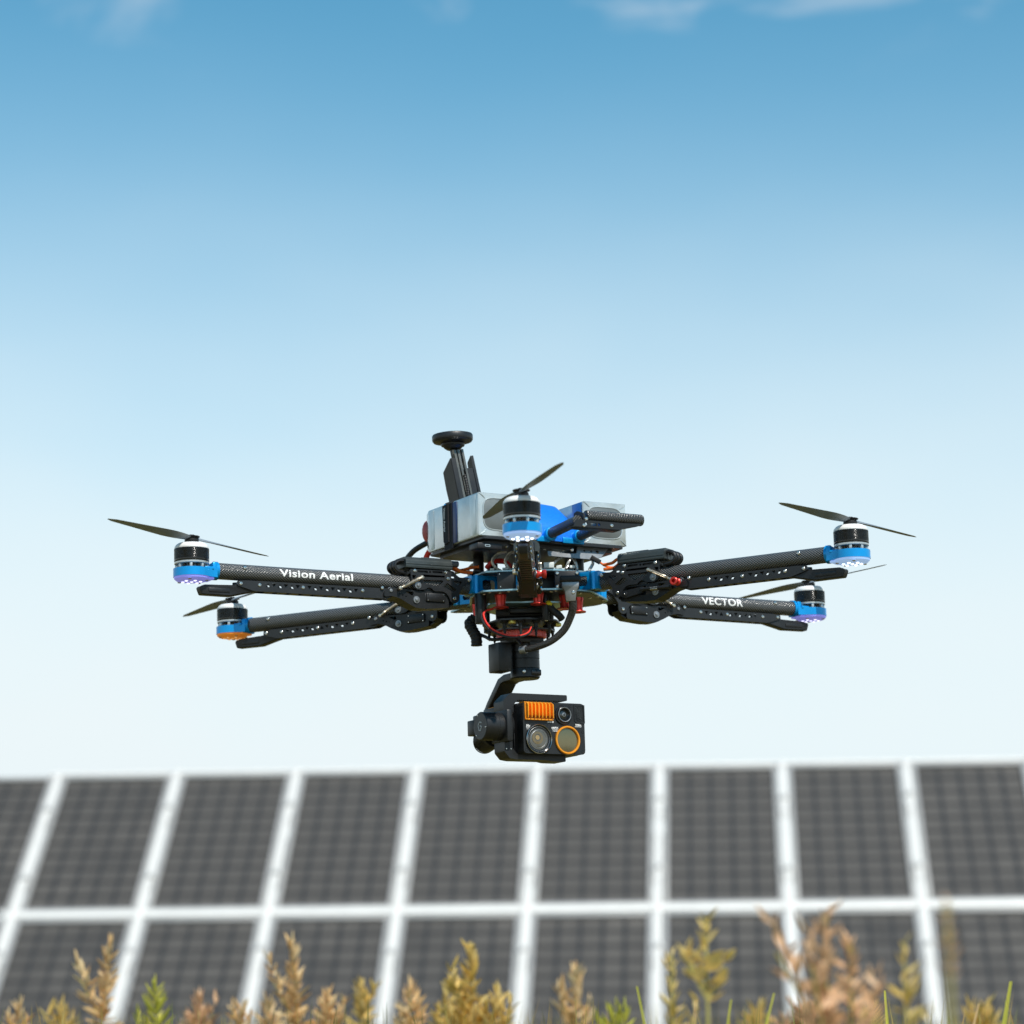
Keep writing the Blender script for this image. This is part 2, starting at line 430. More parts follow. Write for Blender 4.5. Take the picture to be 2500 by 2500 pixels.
for row in (0, 1):
    for i in range(-2, 11):
        cx = i + X0 + 0.5
        yb = V_LO if row == 0 else -V_LO - PH
        p = obj('solar_panel', frame_me, array); p.location = (cx, yb, 0)
        q = obj('backsheet', back_me, p)
        single = row == 0 and 1 <= i <= 6
        for a in range(5):
            for b in range(10):
                x = -PW / 2 + CW / 2 + a * (CW + GAP); y = CH / 2 + b * (CH + GAP)
                if single:
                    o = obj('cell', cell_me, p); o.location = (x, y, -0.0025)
                else:
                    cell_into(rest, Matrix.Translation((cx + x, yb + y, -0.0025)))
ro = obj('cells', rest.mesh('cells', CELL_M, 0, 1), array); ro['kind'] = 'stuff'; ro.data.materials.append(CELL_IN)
# clamp strips over the seams, rails and posts below
g = G(); g.box((0, 0, 0.02), (0.062, 2 * PH + 0.34, 0.03), 0.006); strip_me = g.mesh('clamp_strip', RAIL_M, 35, 1)
for i in range(-2, 12):
    o = obj('clamp_strip', strip_me, array); o.location = (i + X0, 0, 0.004)
g = G(); g.box((0, 0, 0.034), (0.085, 0.05, 0.02), 0.004); clamp_me = g.mesh('clamp', mat('clamp_zinc', (0.50, 0.49, 0.47), 0.5, 0.3), 35, 1)
for i in range(-2, 12):
    for y in (-1.34, -0.46, 0.46, 1.34):
        o = obj('clamp', clamp_me, array); o.location = (i + X0, y + random.uniform(-0.03, 0.03), 0.006)
g = G(); g.box((3.0 - 0.4, 0, 0.016), (13.2, 0.09, 0.03), 0.006); obj('cross_rail', g.mesh('cross_rail', RAIL_M, 35, 1), array)
g = G(); g.box((3.0 - 0.4, PH + V_LO + 0.066, -0.005), (13.2, 0.04, 0.06), 0.006); obj('top_rail', g.mesh('top_rail', RAIL_M, 35, 1), array)
g = G(); g.box((0, 0, -0.09), (13.2, 0.08, 0.10), 0.004); rail_me = g.mesh('purlin', GALV, 35, 1)
for y in (-1.3, -0.5, 0.5, 1.3):
    o = obj('purlin', rail_me, array); o.location = (2.6, y, 0)
inv = array.matrix_world.inverted()
for i in (-1.5, 1.5, 4.5, 7.5):
    for y in (-1.1, 1.1):
        top = array.matrix_world @ Vector((i + X0 + 0.5, y, -0.14)); g = G()
        g.box((0, 0, (top.z - 0.3) / 2 + 0.0), (0.1, 0.1, top.z + 0.3), 0.006)
        o = obj('post', g.mesh('post', GALV, 35, 1), array)
        o.matrix_parent_inverse = inv.copy(); o.location = (top.x, top.y, 0)

# ================================================================= DRONE
HUB = Vector((0.01233, 3.61831, 0.57367 + CAM_Z))
drone = bpy.data.objects.new('drone', None); col.objects.link(drone)
drone.matrix_world = Matrix.Translation(HUB) @ Matrix.Rotation(R(-0.0255), 4, 'Z') @ Matrix.Rotation(R(-0.2275), 4, 'X') @ Matrix.Rotation(R(-1.029), 4, 'Y')
tag(drone, 'black six-armed drone with blue motor mounts hovering above the weeds', 'drone')

ARM_C = Vector((12, 6, 0))
# ---- shared small meshes
def screw_mesh():
    g = G()                      # axis along -y (head faces -y)
    m = Matrix.Rotation(R(90), 4, 'X')
    g.lathe([(0, 0.55), (0.9, 0.55), (1.0, 1.35), (1.9, 1.25), (2.6, 0.6), (2.75, 0), (2.2, -1.2), (0, -1.2)], 14, m)
    return g.mesh('screw', STEEL)
def washer_mesh():
    g = G(); m = Matrix.Rotation(R(90), 4, 'X')
    g.lathe([(0, 2.6), (1.2, 2.6), (2.1, 2.4), (2.5, 1.6), (2.6, 0.9), (3.4, 0.8), (4.8, 0.7), (5.0, 0.2), (5.0, -1.0), (0, -1.0)], 24, m)
    return g.mesh('washer', GREY_AL)
SCREW, WASHER = screw_mesh(), washer_mesh()
g = G(); g.lathe([(0, 1.3), (1.7, 1.15), (2.4, 0.5), (2.5, 0), (0, -0.6)], 12); SCREW_UP = g.mesh('screw', STEEL)   # axis +z
g = G(); g.lathe([(0, -1.3), (1.7, -1.15), (2.4, -0.5), (2.5, 0), (0, 0.6)], 12); SCREW_DOWN = g.mesh('screw', STEEL)
g = G(); g.lathe([(0, 0.5), (0.7, 0.5), (1.0, 0.2), (1.05, 0), (0, -0.3)], 10, Matrix.Rotation(R(90), 4, 'X')); TINY = g.mesh('screw', STEEL)
def put(name, me, parent, p, flip=False):
    o = obj(name, me, parent); o.location = Vector(p) * S
    if flip: o.rotation_euler = (0, 0, math.pi)
    return o

PLATE_OUT = [(183.4, 15.4), (120.4, 16.5), (115.6, 15.7), (112.2, 11.3), (107.1, 7.7), (93.5, 8.4), (88.8, 6.3), (92.1, 1.9), (99.4, -1.4), (108.5, -13.9), (108.0, -20.3), (109.9, -26.0), (116.0, -29.2), (121.8, -26.6), (123.6, -21.1), (128.3, -15.1), (134.6, -13.0), (147.2, -13.4), (150.3, -10.0), (155.0, -8.1), (159.7, -11.2), (166.0, -12.6), (172.1, -13.1), (179.9, -9.3), (181.4, -2.0)]
SLOTS = [[(172.5, 14.0), (156.8, 13.9), (155.9, 11.2), (171.8, 10.9)], [(149.3, 14.3), (134.1, 14.6), (132.8, 12.0), (149.0, 11.6)],
         [(165.5, 8.8), (130.1, 8.9), (130.2, 6.3), (161.9, 5.4)], [(164.1, 1.9), (133.0, 2.3), (133.1, 0.2), (140.7, -6.6), (143.9, -7.1), (150.2, -5.1), (162.7, -3.4)],
         [(126.4, -0.8), (112.7, -9.2), (113.6, -11.0), (120.3, -11.4), (126.6, -8.9), (133.2, -6.2)], [(116.8, 2.6), (104.4, 2.9), (104.1, 0.5), (110.6, -4.9), (115.3, -0.9)],
         [(120.6, 8.7), (114.6, 8.7), (115.1, 6.3), (120.2, 6.3)], [(181.0, 7.1), (174.2, 7.2), (177.0, 1.8), (179.4, 1.6)]]
LEG_OUT = [(222.1, -17.4), (212, -10.5), (204.4, -12.0), (186.4, -12.8), (166.1, -13.8), (159.0, -13.6), (129.1, -12.7), (124.5, -19.1), (123.2, -29.5), (124.0, -34.6), (157.7, -37.9), (173.5, -37.4), (187.4, -31.3), (198.2, -25.6), (209.8, -23.0), (222.2, -24.6)]
SERVO_WIN = [(159.0, -16.2), (128.5, -15.5), (128.8, -27.5), (159.4, -28.6)]
def shift(pts, d): return [(x + d, y) for x, y in pts]

def bracket_mesh(sv_):
    g = G(); g.plate(rounded(PLATE_OUT, 2.5), [rounded(s, 1.4) for s in SLOTS] + [circ(153, 12.7, 1.5)], 2.2, upright(0))
    return g.mesh('arm_bracket', BLACK_PLATE)
def leg_bracket_mesh():
    g = G()
    for v in (-10.5, 10.5):
        g.plate(rounded(LEG_OUT, 3), [rounded(SERVO_WIN, 2), circ(198.9, -19.8, 1.1, 8), circ(193.9, -21.2, 1.1, 8), circ(189.3, -22.7, 1.1, 8), rounded([(189.9, -15.6), (177.8, -15.2), (177.1, -19.2), (180.3, -20.5)], 1)], 2.4, upright(v))
    under = [(222, -24.4), (209.8, -22.8), (198, -25.4), (187, -31), (173.5, -37), (157.7, -37.6), (124.5, -34.2), (116, -30), (112, -24)]
    for (x0, z0), (x1, z1) in zip(under, under[1:]):
        d = Vector((x1 - x0, z1 - z0)); L = d.length
        g.box(((x0 + x1) / 2, 0, (z0 + z1) / 2 + 0.6), (L + 0.5, 18.2, 1.8), 0, (0, math.atan2(-(z1 - z0), x1 - x0), 0))
    return g.mesh('pivot_bracket', BLACK)
def servo_mesh():
    g = G(); g.box((144, 8.9, -21.8), (28.5, 9.5, 11.6), 0.7)
    g.box((144, 13.0, -21.8), (22, 1.6, 10.2), 0.5)
    g.box((158.6, 8.5, -21.8), (3, 7, 10), 0.5)
    return g.mesh('servo', BLACK_PLASTIC)
def foot_mesh():
    g = G()     # traced side outline, 11 wide
    out = [(404, -16.5), (418, -14.6), (430.5, -15.0), (439, -20.4), (481.5, -22.0), (489, -26.0), (485.4, -35.4), (443.4, -35.6), (424, -31.0), (404, -26.6)]
    lps = []
    for v, ins in ((-6.2, 1.3), (-5.0, 0), (5.0, 0), (6.2, 1.3)):
        cxm, czm = 445, -25
        lps.append([(x - ins * (1 if x > cxm else -1), v, z - ins * (1 if z > czm else -1)) for x, z in rounded(out, 1.5, 2)])
    g.loft(lps)
    for v in (-6.6, 6.6): g.box((461, v, -28.6), (30, 1.0, 5.5), 0.4)
    for k in range(6):
        t = k / 5; g.box((484.9 + 1.2 * t, 0, -33.2 + 6.2 * t), (1.6, 11.8, 0.7), 0, (0, R(-68), 0))
    return g.mesh('foot', BLACK_PLASTIC)
def mount_mesh():
    g = G()
    n = 28; out = []
    for i in range(n + 1):
        a = R(-115 + 230 * i / n); out.append((497 + 24 * math.cos(a), 24 * math.sin(a)))
    out += [(474, 14.5), (466, 12.8), (466, -12.8), (474, -14.5)]
    g.plate(out, [], 11.0, Matrix.Translation((0, 0, -7.3)))
    g.box((469, 0, -3.4), (7, 25.5, 20.5), 1.6)
    g.lathe([(11.0, -1), (12.2, -1), (12.2, 4), (11.0, 4)], 32, Matrix.Translation((463, 0, -2.5)) @ Matrix.Rotation(R(90), 4, 'Y'))
    for s in (-1, 1): g.box((478, s * 13.5, -1.4), (13, 3.2, 4), 0.8)
    return g.mesh('motor_mount', BLUE)
def led_cover_mesh(m):
    g = G(); g.lathe([(0, -18.8), (14, -18.6), (20, -17.6), (22.8, -15.2), (23.3, -12.7), (0, -12.7)], 40, Matrix.Translation((497, 0, 0)))
    g.box((478, 0, -14.4), (16, 24, 3.2), 1)
    return g.mesh('led_cover', m)
def bell_mesh():
    g = G(); prof = [(0, 7.2), (20, 7.2), (21.6, 7.0), (22.6, 7.4), (22.9, 8.2)]
    z = 10.2
    prof += [(22.9, 10.0)]
    for k in range(8):
        prof += [(22.25, z), (22.62, z + 0.22), (22.84, z + 0.5), (22.9, z + 0.8), (22.84, z + 1.1), (22.62, z + 1.38), (22.25, z + 1.6)]; z += 1.65
    prof += [(22.9, z), (22.8, 24.0), (0, 24.0)]
    g.lathe(prof, 56, Matrix.Translation((497, 0, 0))); return g.mesh('motor', BELL, 50)
def cap_mesh():
    g = G(); g.lathe([(22.3, 24.0), (22.6, 25.2), (22.0, 27.2), (20.2, 29.8), (17.6, 31.4), (12, 32.0), (0, 32.0)], 48, Matrix.Translation((497, 0, 0))); return g.mesh('bell_cap', WHITE_CAP)
def stator_mesh():
    g = G(); T = Matrix.Translation((497, 0, 0))
    g.lathe([(0, 3.8), (22.0, 3.8), (22.6, 4.4), (22.6, 6.6), (21.5, 7.1), (0, 7.1)], 48, T)
    g.lathe([(0, -1.9), (18, -1.9), (18, -0.6), (13, 0.4), (12, 3.8), (0, 3.8)], 36, T)
    for k in range(8):
        a = R(45 * k + 20); g.box((497 + 18.6 * math.cos(a), 18.6 * math.sin(a), 0.9), (6.2, 3.8, 6.0), 0.8, (0, 0, a))
    return g.mesh('stator', SILVER)
def winding_mesh():
    g = G()
    for k in range(14):
        a = R(360 / 14 * k); g.sphere((497 + 14.5 * math.cos(a), 14.5 * math.sin(a), 1.8), 2.4, 8, (1, 1, 0.8))
    return g.mesh('winding', COPPER)
def prop_hub_mesh():
    g = G(); g.lathe([(0, 32), (8.6, 32), (9.2, 33), (9.2, 36.6), (8.2, 38), (6.6, 38.3), (6.6, 39.6), (10.6, 40.0), (10.9, 40.8), (10.2, 41.4), (4, 41.9), (3.6, 43.4), (0, 43.6)], 32, Matrix.Translation((497, 0, 0)))
    return g.mesh('propeller', BLACK)
def blade_mesh():
    g = G(); lps = []
    L = 172
    for k in range(15):
        t = k / 14; r = 4 + t * (L - 4)
        chord = 11 + 9 * math.sin(min(1, t / 0.3) * math.pi / 2) if t < 0.3 else 20 - 11.5 * ((t - 0.3) / 0.7) ** 1.2
        if t > 0.93: chord *= math.sqrt(max(0.04, 1 - ((t - 0.93) / 0.075) ** 2))
        th = max(0.7, 4.2 * (1 - t) ** 1.1); tw = R(19 - 14 * t ** 0.8)
        sec = []
        for a, b in ((-0.5, 0), (-0.3, 0.5), (0.0, 0.62), (0.3, 0.36), (0.5, 0.0), (0.3, -0.14), (0.0, -0.24), (-0.3, -0.26)):
            y, z = a * chord, b * th
            sec.append((r, y * math.cos(tw) - z * math.sin(tw), 40.2 - 1.5 + y * math.sin(tw) + z * math.cos(tw)))
        lps.append(sec)
    g.loft(lps); return g.mesh('blade', BLADE, 50)
def esc_mesh():
    g = G()
    sec = rounded([(-17, 18.3), (17, 18.3), (17, 27.0), (12.5, 32.2), (-12.5, 32.2), (-17, 27.0)], 0.5, 1)
    g.loft([[(u, y, z) for y, z in sec] for u in (119, 191)])
    for k in range(5): g.box((160, -9 + k * 4.5, 32.4), (50, 1.2, 0.6), 0.2)
    for s in (-1, 1): g.box((155, s * 17.2, 22.5), (71, 1.0, 0.9), 0.2)
    g.box((155, 0, 17.9), (72, 33, 1.2), 0.3)
    return g.mesh('speed_controller', mat('controller_case', (0.050, 0.060, 0.060), 0.36, 0.3))
LED_COL = {'white': (0.45, 0.64, 1.0), 'violet': (0.34, 0.34, 1.0), 'orange': (1.0, 0.30, 0.03)}
COVER = {k: mat('led_cover_' + k, {'white': (0.30, 0.48, 0.95), 'violet': (0.26, 0.28, 0.90), 'orange': (0.80, 0.26, 0.04)}[k], 0.4, vary=0.05, emit=LED_COL[k], estr={'white': 0.5, 'violet': 0.38, 'orange': 0.25}[k]) for k in LED_COL}
LEDM = {k: mat('led_' + k, (0.8, 0.8, 0.8), 0.3, vary=0.0, emit={'white': (0.9, 0.95, 1), 'violet': (0.80, 0.78, 1), 'orange': (1, 0.45, 0.12)}[k], estr=e) for k, e in (('white', 2.6), ('violet', 1.5), ('orange', 0.5))}

def add_arm(mot_az, inner, led, prop_az, servo, seen, name_txt=None, wz=0.0, plug=False):
    """one arm; u runs outwards along local x. servo = side (+1/-1) of the servo case, other side has the link rod"""
    a0 = R(mot_az); M_ = Vector((497 * math.cos(a0), 497 * math.sin(a0), 0)); d = M_ - ARM_C
    L = d.length; az = math.degrees(math.atan2(d.y, d.x)); out = L - 497
    loc = (ARM_C.x, ARM_C.y, wz)
    def P(name, me, label=None): return obj(name, me, drone, loc, az, label)
    # carbon tube
    g = G(); g.cyl((62 + inner * 0.5, 0, -2.5), (466 + out, 0, -2.5), 10.8, n=48)
    tube = obj('arm_tube', g.mesh('arm_tube', CARBON), drone, loc, az)
    for s in (-1, 1): put('screw', SCREW, tube, (426 + out, s * 10.6, 2.4), s > 0)
    if name_txt:
        txt, u0, u1, side, size = name_txt
        mid = (u0 + u1) / 2 + out
        def wrap(co):
            ang = (co.y + 1.2) / 11.0
            return Vector((mid - side * co.x, side * 11.05 * math.cos(ang), -2.5 + 11.05 * math.sin(ang)))
        me = text_mesh(txt, size, WHITE_INK, 0.022, None, 2, spacing=1.06)
        xs = [v.co.x for v in me.vertices]; k = (u1 - u0) * S / (max(xs) - min(xs)); xc = (max(xs) + min(xs)) / 2
        for v in me.vertices:
            c2 = wrap(Vector(((v.co.x - xc) * k / S, v.co.y / S, 0))); v.co = c2 * S
        obj('lettering', me, tube, label='white bold lettering ' + txt)
    # bracket plates
    bme = cached('bracket', lambda: bracket_mesh(0))
    for s in (-1, 1):
        b = obj('arm_bracket', bme, drone, (ARM_C.x, ARM_C.y, wz), az)
        v = 13.4 * s
        b.location = Vector(loc) * S + Matrix.Rotation(R(az), 3, 'Z') @ Vector((inner, v, 0)) * S
        for u, w in ((115.8, -21.7), (125.0, 5.2), (92.0, 5.1), (128.4, 14.2), (176.5, 13.4)):
            put('screw', SCREW, b, (u, s * 1.1, w), s > 0)
        put('washer', WASHER, b, (172.2, s * 1.5, -6.5), s > 0)
    def spacer():
        g = G(); g.box((151, 0, 12.6), (58, 23, 6.0), 0.6); g.box((146, 0, -12.0), (30, 22, 4.0), 0.6); return g.mesh('spacer_block', BLACK_PLASTIC)
    sb = obj('spacer_block', cached('spacer', spacer), drone, None, az)
    sb.location = Vector(loc) * S + Matrix.Rotation(R(az), 3, 'Z') @ Vector((inner, 0, 0)) * S
    # speed controller
    e = obj('speed_controller', cached('esc', esc_mesh), drone); e.rotation_euler = (0, 0, R(az))
    e.location = Vector(loc) * S + Matrix.Rotation(R(az), 3, 'Z') @ Vector((inner, 0, 0)) * S
    def loops():
        g = G()
        for k in range(3):
            y = -9 + 9 * k
            g.tube([(188, y, 26), (196, y, 27), (203, y, 23), (204, y, 17), (198, y, 12), (186, y * 0.9, 10.5)], 2.6, 8, 5)
        return g.mesh('cable_loop', BLACK_WIRE)
    obj('cable_loop', cached('loops', loops), e)
    def owire():
        g = G()
        g.tube([(121, 5, 26), (113, 6, 25), (106, 7, 20), (98, 8, 17), (84, 8, 17)], 2.4, 8, 5)
        g.tube([(121, -5, 26), (113, -6, 26), (104, -5, 22), (90, -5, 21)], 2.2, 8, 5)
        return g.mesh('power_wire', ORANGE_WIRE)
    obj('power_wire', cached('owire', owire), e)
    def cap():
        g = G(); g.cyl((119, 10, 27), (107, 10, 27), 4.2, n=18, bev=0.6); return g.mesh('capacitor', mat('capacitor_sleeve', (0.10, 0.11, 0.13), 0.25))
    obj('capacitor', cached('cap', cap), e)
    def lab():
        g = G(); g.box((146, 0, 33.2), (34, 20, 0.3)); return g.mesh('label', GREY_AL)
    obj('label', cached('lab', lab), e)
    # landing leg, folded up under the tube
    g = G()
    hol = []
    u = 246 + inner
    k = 0
    while u < 398 + out:
        if 8 < (u - 246 - inner) and not any(abs(u - c_) < 6 for c_ in (253 + inner, 341 + out)):
            hol.append([(u - 3.3, -15.8), (u + 3.3, -15.8), (u, -21.0)] if k % 2 == 0 else [(u, -15.8), (u + 3.3, -21.0), (u - 3.3, -21.0)])
        u += 8.6; k += 1
    x0, x1 = 205 + inner, 436 + out
    beam = rounded([(x0, -12.6), (x1 - 14, -13.6), (x1, -15.0), (x1, -21), (x1 - 24, -27.4), (x0 + 12, -26.8), (x0, -22.6)], 1.5)
    for v in (-7.5, 7.5): g.plate(beam, hol, 1.6, upright(v))
    n_ = 9
    for q in range(n_):
        ua = x0 + 30 + q * (x1 - x0 - 66) / n_; ub = ua + (x1 - x0 - 66) / n_ - 6
        g.box(((ua + ub) / 2, 0, -26.6), (ub - ua, 13.2, 1.4), 0.3)
    leg = obj('landing_leg', g.mesh('landing_leg', BLACK_PLATE), drone, loc, az)
    for s in (-1, 1):
        for u_, w in ((253 + inner, -17.7), (341 + out, -18.6), (404 + out, -18.9), (431 + out, -18.2)): put('screw', SCREW, leg, (u_, s * 8.2, w), s > 0)
        put('washer', WASHER, leg, (212.0 + inner, s * 10.6, -15.7), s > 0)
        put('washer', WASHER, leg, (173.5 + inner, s * 12.4, -26.3), s > 0)
        put('screw', SCREW, leg, (224 + inner, s * 10, -12.6), s > 0)
    f = obj('foot', cached('foot', foot_mesh), leg); f.location = Vector((out, 0, 0)) * S
    pb = obj('pivot_bracket', cached('legbr', leg_bracket_mesh), leg); pb.location = Vector((inner, 0, 0)) * S
    sm = obj('servo', cached('servo', servo_mesh), leg); sm.location = Vector((inner, 0, 0)) * S
    if servo < 0: sm.scale = (1, -1, 1)
    for (u_, w) in ((132, -17.4), (156, -17.2), (132, -26.0), (156, -26.2)): put('screw', TINY, leg, (u_ + inner, servo * 13.7, w), servo > 0)
    # springs on both sides
    for s in (-1, 1):
        a_, b_ = Vector((200.5 + inner, s * 17.5, -12.6)), Vector((166.7 + inner, s * 17.5, 4.0)); dr = (b_ - a_).normalized()
        g = G(); pts = []
        x_ = dr.cross(Vector((0, 1, 0))).normalized(); y_ = Vector((0, 1, 0))
        for k in range(15 * 10 + 1):
            t = k / 150; ph = 2 * math.pi * 15 * t
            pts.append(a_ + (b_ - a_) * (0.13 + 0.72 * t) + (x_ * math.cos(ph) + y_ * math.sin(ph)) * 1.9)
        g.tube(pts, 0.62, 5, 1)
        g.cyl(a_, a_ + dr * 7, 1.5, n=10); g.cyl(b_, b_ - dr * 7, 1.9, n=10)
        for q in (a_, b_): g.cyl(q + Vector((0, -s * 4.5, 0)), q + Vector((0, s * 1.6, 0)), 2.5, n=12, bev=0.4)
        obj('spring', g.mesh('spring', SPRING), leg)
    # link rod and servo horn on the other side, red bumper
    s = -servo
    g = G(); y = 17.0 * s
    g.cyl((188 + inner - 34, y, -21.5), (233 + inner - 34, y, -22.5), 2.6, n=14); g.cyl((190 + inner - 34, y - s * 6, -21.5), (190 + inner - 34, y + s * 2, -21.5), 3.4, n=14, bev=0.5)
    g.cyl((231 + inner - 34, y - s * 6, -22.5), (231 + inner - 34, y + s * 1, -22.5), 3.4, n=14, bev=0.5)
    obj('link_rod', g.mesh('link_rod', BLACK), leg)
    g = G(); g.plate(rounded([(122 + inner, -28.5), (128 + inner, -31), (156 + inner, -26), (160 + inner, -21), (156 + inner, -17.5), (124 + inner, -21)], 3), [], 4.4, upright(14.4 * s))
    g.cyl((129 + inner, 10 * s, -25.5), (129 + inner, 18 * s, -25.5), 3.8, n=16, bev=0.5)
    obj('servo_horn', g.mesh('servo_horn', BLACK_PLASTIC), leg)
    put('screw', SCREW, leg, (157 + inner, 17.5 * s, -21.2), s > 0); put('screw', TINY, leg, (129 + inner, 18.3 * s, -25.5), s > 0)
    g = G(); g.cyl((203 + inner - 34, y, -21.9), (214 + inner - 34, y, -22.1), 2.9, n=6)
    obj('turnbuckle', g.mesh('turnbuckle', STEEL), leg)
    g = G(); q = Matrix.Translation((208 + inner, 10 * s, -16.6)) @ Matrix.Rotation(R(-90 * s), 4, 'X')
    g.lathe([(0, -1), (4.8, -1), (5.2, 0), (5.2, 4), (4.0, 5.4), (3.8, 9), (5.2, 11), (5.7, 12), (5.7, 14.5), (4.9, 15.4), (2.9, 15.4), (2.6, 14.8), (2.6, 9), (0, 9)], 28, q)
    obj('bumper', g.mesh('bumper', RED), leg, label='red anodised bumper knob')
    # motor group at the outer end
    def O(name, me, parent=drone, label=None):
        if parent is drone:
            o = obj(name, me, drone, None, az, label)
            o.location = Vector(loc) * S + Matrix.Rotation(R(az), 3, 'Z') @ Vector((out, 0, 0)) * S
            return o
        return obj(name, me, parent, label=label)
    mm = O('motor_mount', cached('mount', mount_mesh))
    lc = O('led_cover', cached('ledc' + led, lambda: led_cover_mesh(COVER[led])), mm, 'translucent %s light cover' % led)
    def leds():
        g = G(); g.sphere((0, 0, 0), 2.2, 12, (1, 1, 0.5)); return g.mesh('led', LEDM[led])
    lm = cached('led' + led, leds)
    for k in range(7):
        r_, a_ = (0, 0) if k == 6 else (11.5, R(60 * k + 30)); put('led', lm, mm, (497 + r_ * math.cos(a_), r_ * math.sin(a_), -18.9))
    for a_ in (60, 140, 220, 300): put('screw', SCREW_DOWN, mm, (497 + 20.3 * math.cos(R(a_)), 20.3 * math.sin(R(a_)), -17.4))
    mo = O('motor', cached('bell', bell_mesh)); O('bell_cap', cached('cap_', cap_mesh), mo); O('stator', cached('stator', stator_mesh), mo); O('winding', cached('wind', winding_mesh), mo)
    pr = O('propeller', cached('hub', prop_hub_mesh))
    bl = cached('blade', blade_mesh)
    for k in (0, 180):
        b = obj('blade', bl, pr); b.location = (0.497, 0, 0); b.rotation_euler = (0, 0, R(prop_az - az + k))
    return tube

add_arm(210, 13, 'violet', 60, +1, +1, ('Vision Aerial', 268, 376, +1, 14.5))
add_arm(330, 31, 'white', 52, +1, -1)
add_arm(150, 35, 'orange', 122, +1, +1, wz=-3)
add_arm(30, 28, 'violet', 124, -1, -1, ('VECTOR', 296, 368, -1, 15.5))
add_arm(270, 20, 'white', 106, -1, -1)
add_arm(90, 20, 'orange', 88, +1, -1)

# ---------------------------------------------------------------- hub (drone frame, no turn)
def bevel_plate(name, out, z, t, holes=()):
    g = G(); g.plate(rounded(out, 6), holes, t, Matrix.Translation((0, 0, z))); return part(name, g, BLUE_EDGE, drone)
UP = [(-71, -22), (-50, -65), (-8, -69), (46, -68), (96, -40), (103, -18), (101, 45), (62, 88), (-30, 92), (-74, 50)]
LO = [(-72, -30), (-54, -82), (-9, -88), (54, -82), (96, -56), (122, 28), (112, 62), (60, 98), (-40, 104), (-104, 100), (-74, 42)]
up_pl = bevel_plate('upper_plate', UP, 15.2, 2.2, [circ(10, 5, 26, 20)])
lo_pl = bevel_plate('lower_plate', LO, -14.2, 2.2, [circ(10, 5, 18, 20)])
def inset(o, k, c=(12, 6)): return [(c[0] + (x - c[0]) * k, c[1] + (y - c[1]) * k) for x, y in o]
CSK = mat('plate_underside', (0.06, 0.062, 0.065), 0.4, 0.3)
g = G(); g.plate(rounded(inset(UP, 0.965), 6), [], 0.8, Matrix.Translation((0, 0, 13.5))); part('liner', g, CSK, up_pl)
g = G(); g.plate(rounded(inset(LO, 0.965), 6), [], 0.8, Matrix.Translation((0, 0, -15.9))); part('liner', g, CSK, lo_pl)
for x, y in ((-52, -66), (-30, -74), (0, -78), (40, -74), (80, -52), (-60, -40), (95, -10), (-80, 70), (-90, 88)):
    put('screw', SCREW_DOWN, lo_pl, (x, y, -16.4))
for az_, r_ in ((210, 97), (330, 113), (150, 112), (30, 112), (270, 92), (90, 90)):
    d = Vector((497 * math.cos(R(az_)), 497 * math.sin(R(az_)), 0)) - ARM_C; a2 = math.atan2(d.y, d.x)
    g = G()
    g.plate(rounded([(-15, -12.6), (15, -12.6), (15, 12.6), (-15, 12.6)], 2.5), [circ(0, 0, 8.8, 20)], 9, Matrix.Translation((r_, 0, 0)) @ Matrix.Rotation(math.pi / 2, 4, 'Z') @ XZ)
    for s in (-1, 1):
        g.plate(rounded([(r_ - 40, -12.6), (r_ - 4, -12.6), (r_ - 4, 12.6), (r_ - 40, 12.6)], 2), [rounded([(r_ - 33, -7), (r_ - 12, -7), (r_ - 12, 7), (r_ - 33, 7)], 4)], 3, upright(s * 14.2))
        g.cyl((r_ - 4, s * 13.5, -12.6), (r_ - 4, s * 13.5, 12.6), 4.2, n=18)
    c_ = part('arm_clamp', g, BLUE, drone, tuple(ARM_C)); c_.rotation_euler = (0, 0, a2)
# blue corner post by the left arm and black control boxes between the plates
g = G(); g.box((-15.5, -70, 0.2), (36, 18, 24.6), 0.8); cb = part('control_box', g, BLACK_PLASTIC, drone)
for p in ((-30, -79.3, 9), (-1, -79.3, 9.5), (-29, -79.3, -8.5), (-4, -79.3, -9)): put('screw', TINY, cb, p)
g = G(); g.box((62, -66, -0.6), (33, 20, 24.4), 0.8); cb2 = part('control_box', g, BLACK_PLASTIC, drone)
for p in ((49, -76.3, 8.5), (76, -76.3, 8.5), (49, -76.3, -10)): put('screw', SCREW, cb2, p)
g = G(); g.box((20, 5, 0), (60, 80, 24), 2); part('core_box', g, BLACK_PLASTIC, drone)
g = G(); g.box((14, 10, 24), (64, 70, 15), 2); g.box((-10, -30, 20), (22, 14, 8), 1); part('electronics', g, BLACK_PLASTIC, drone)
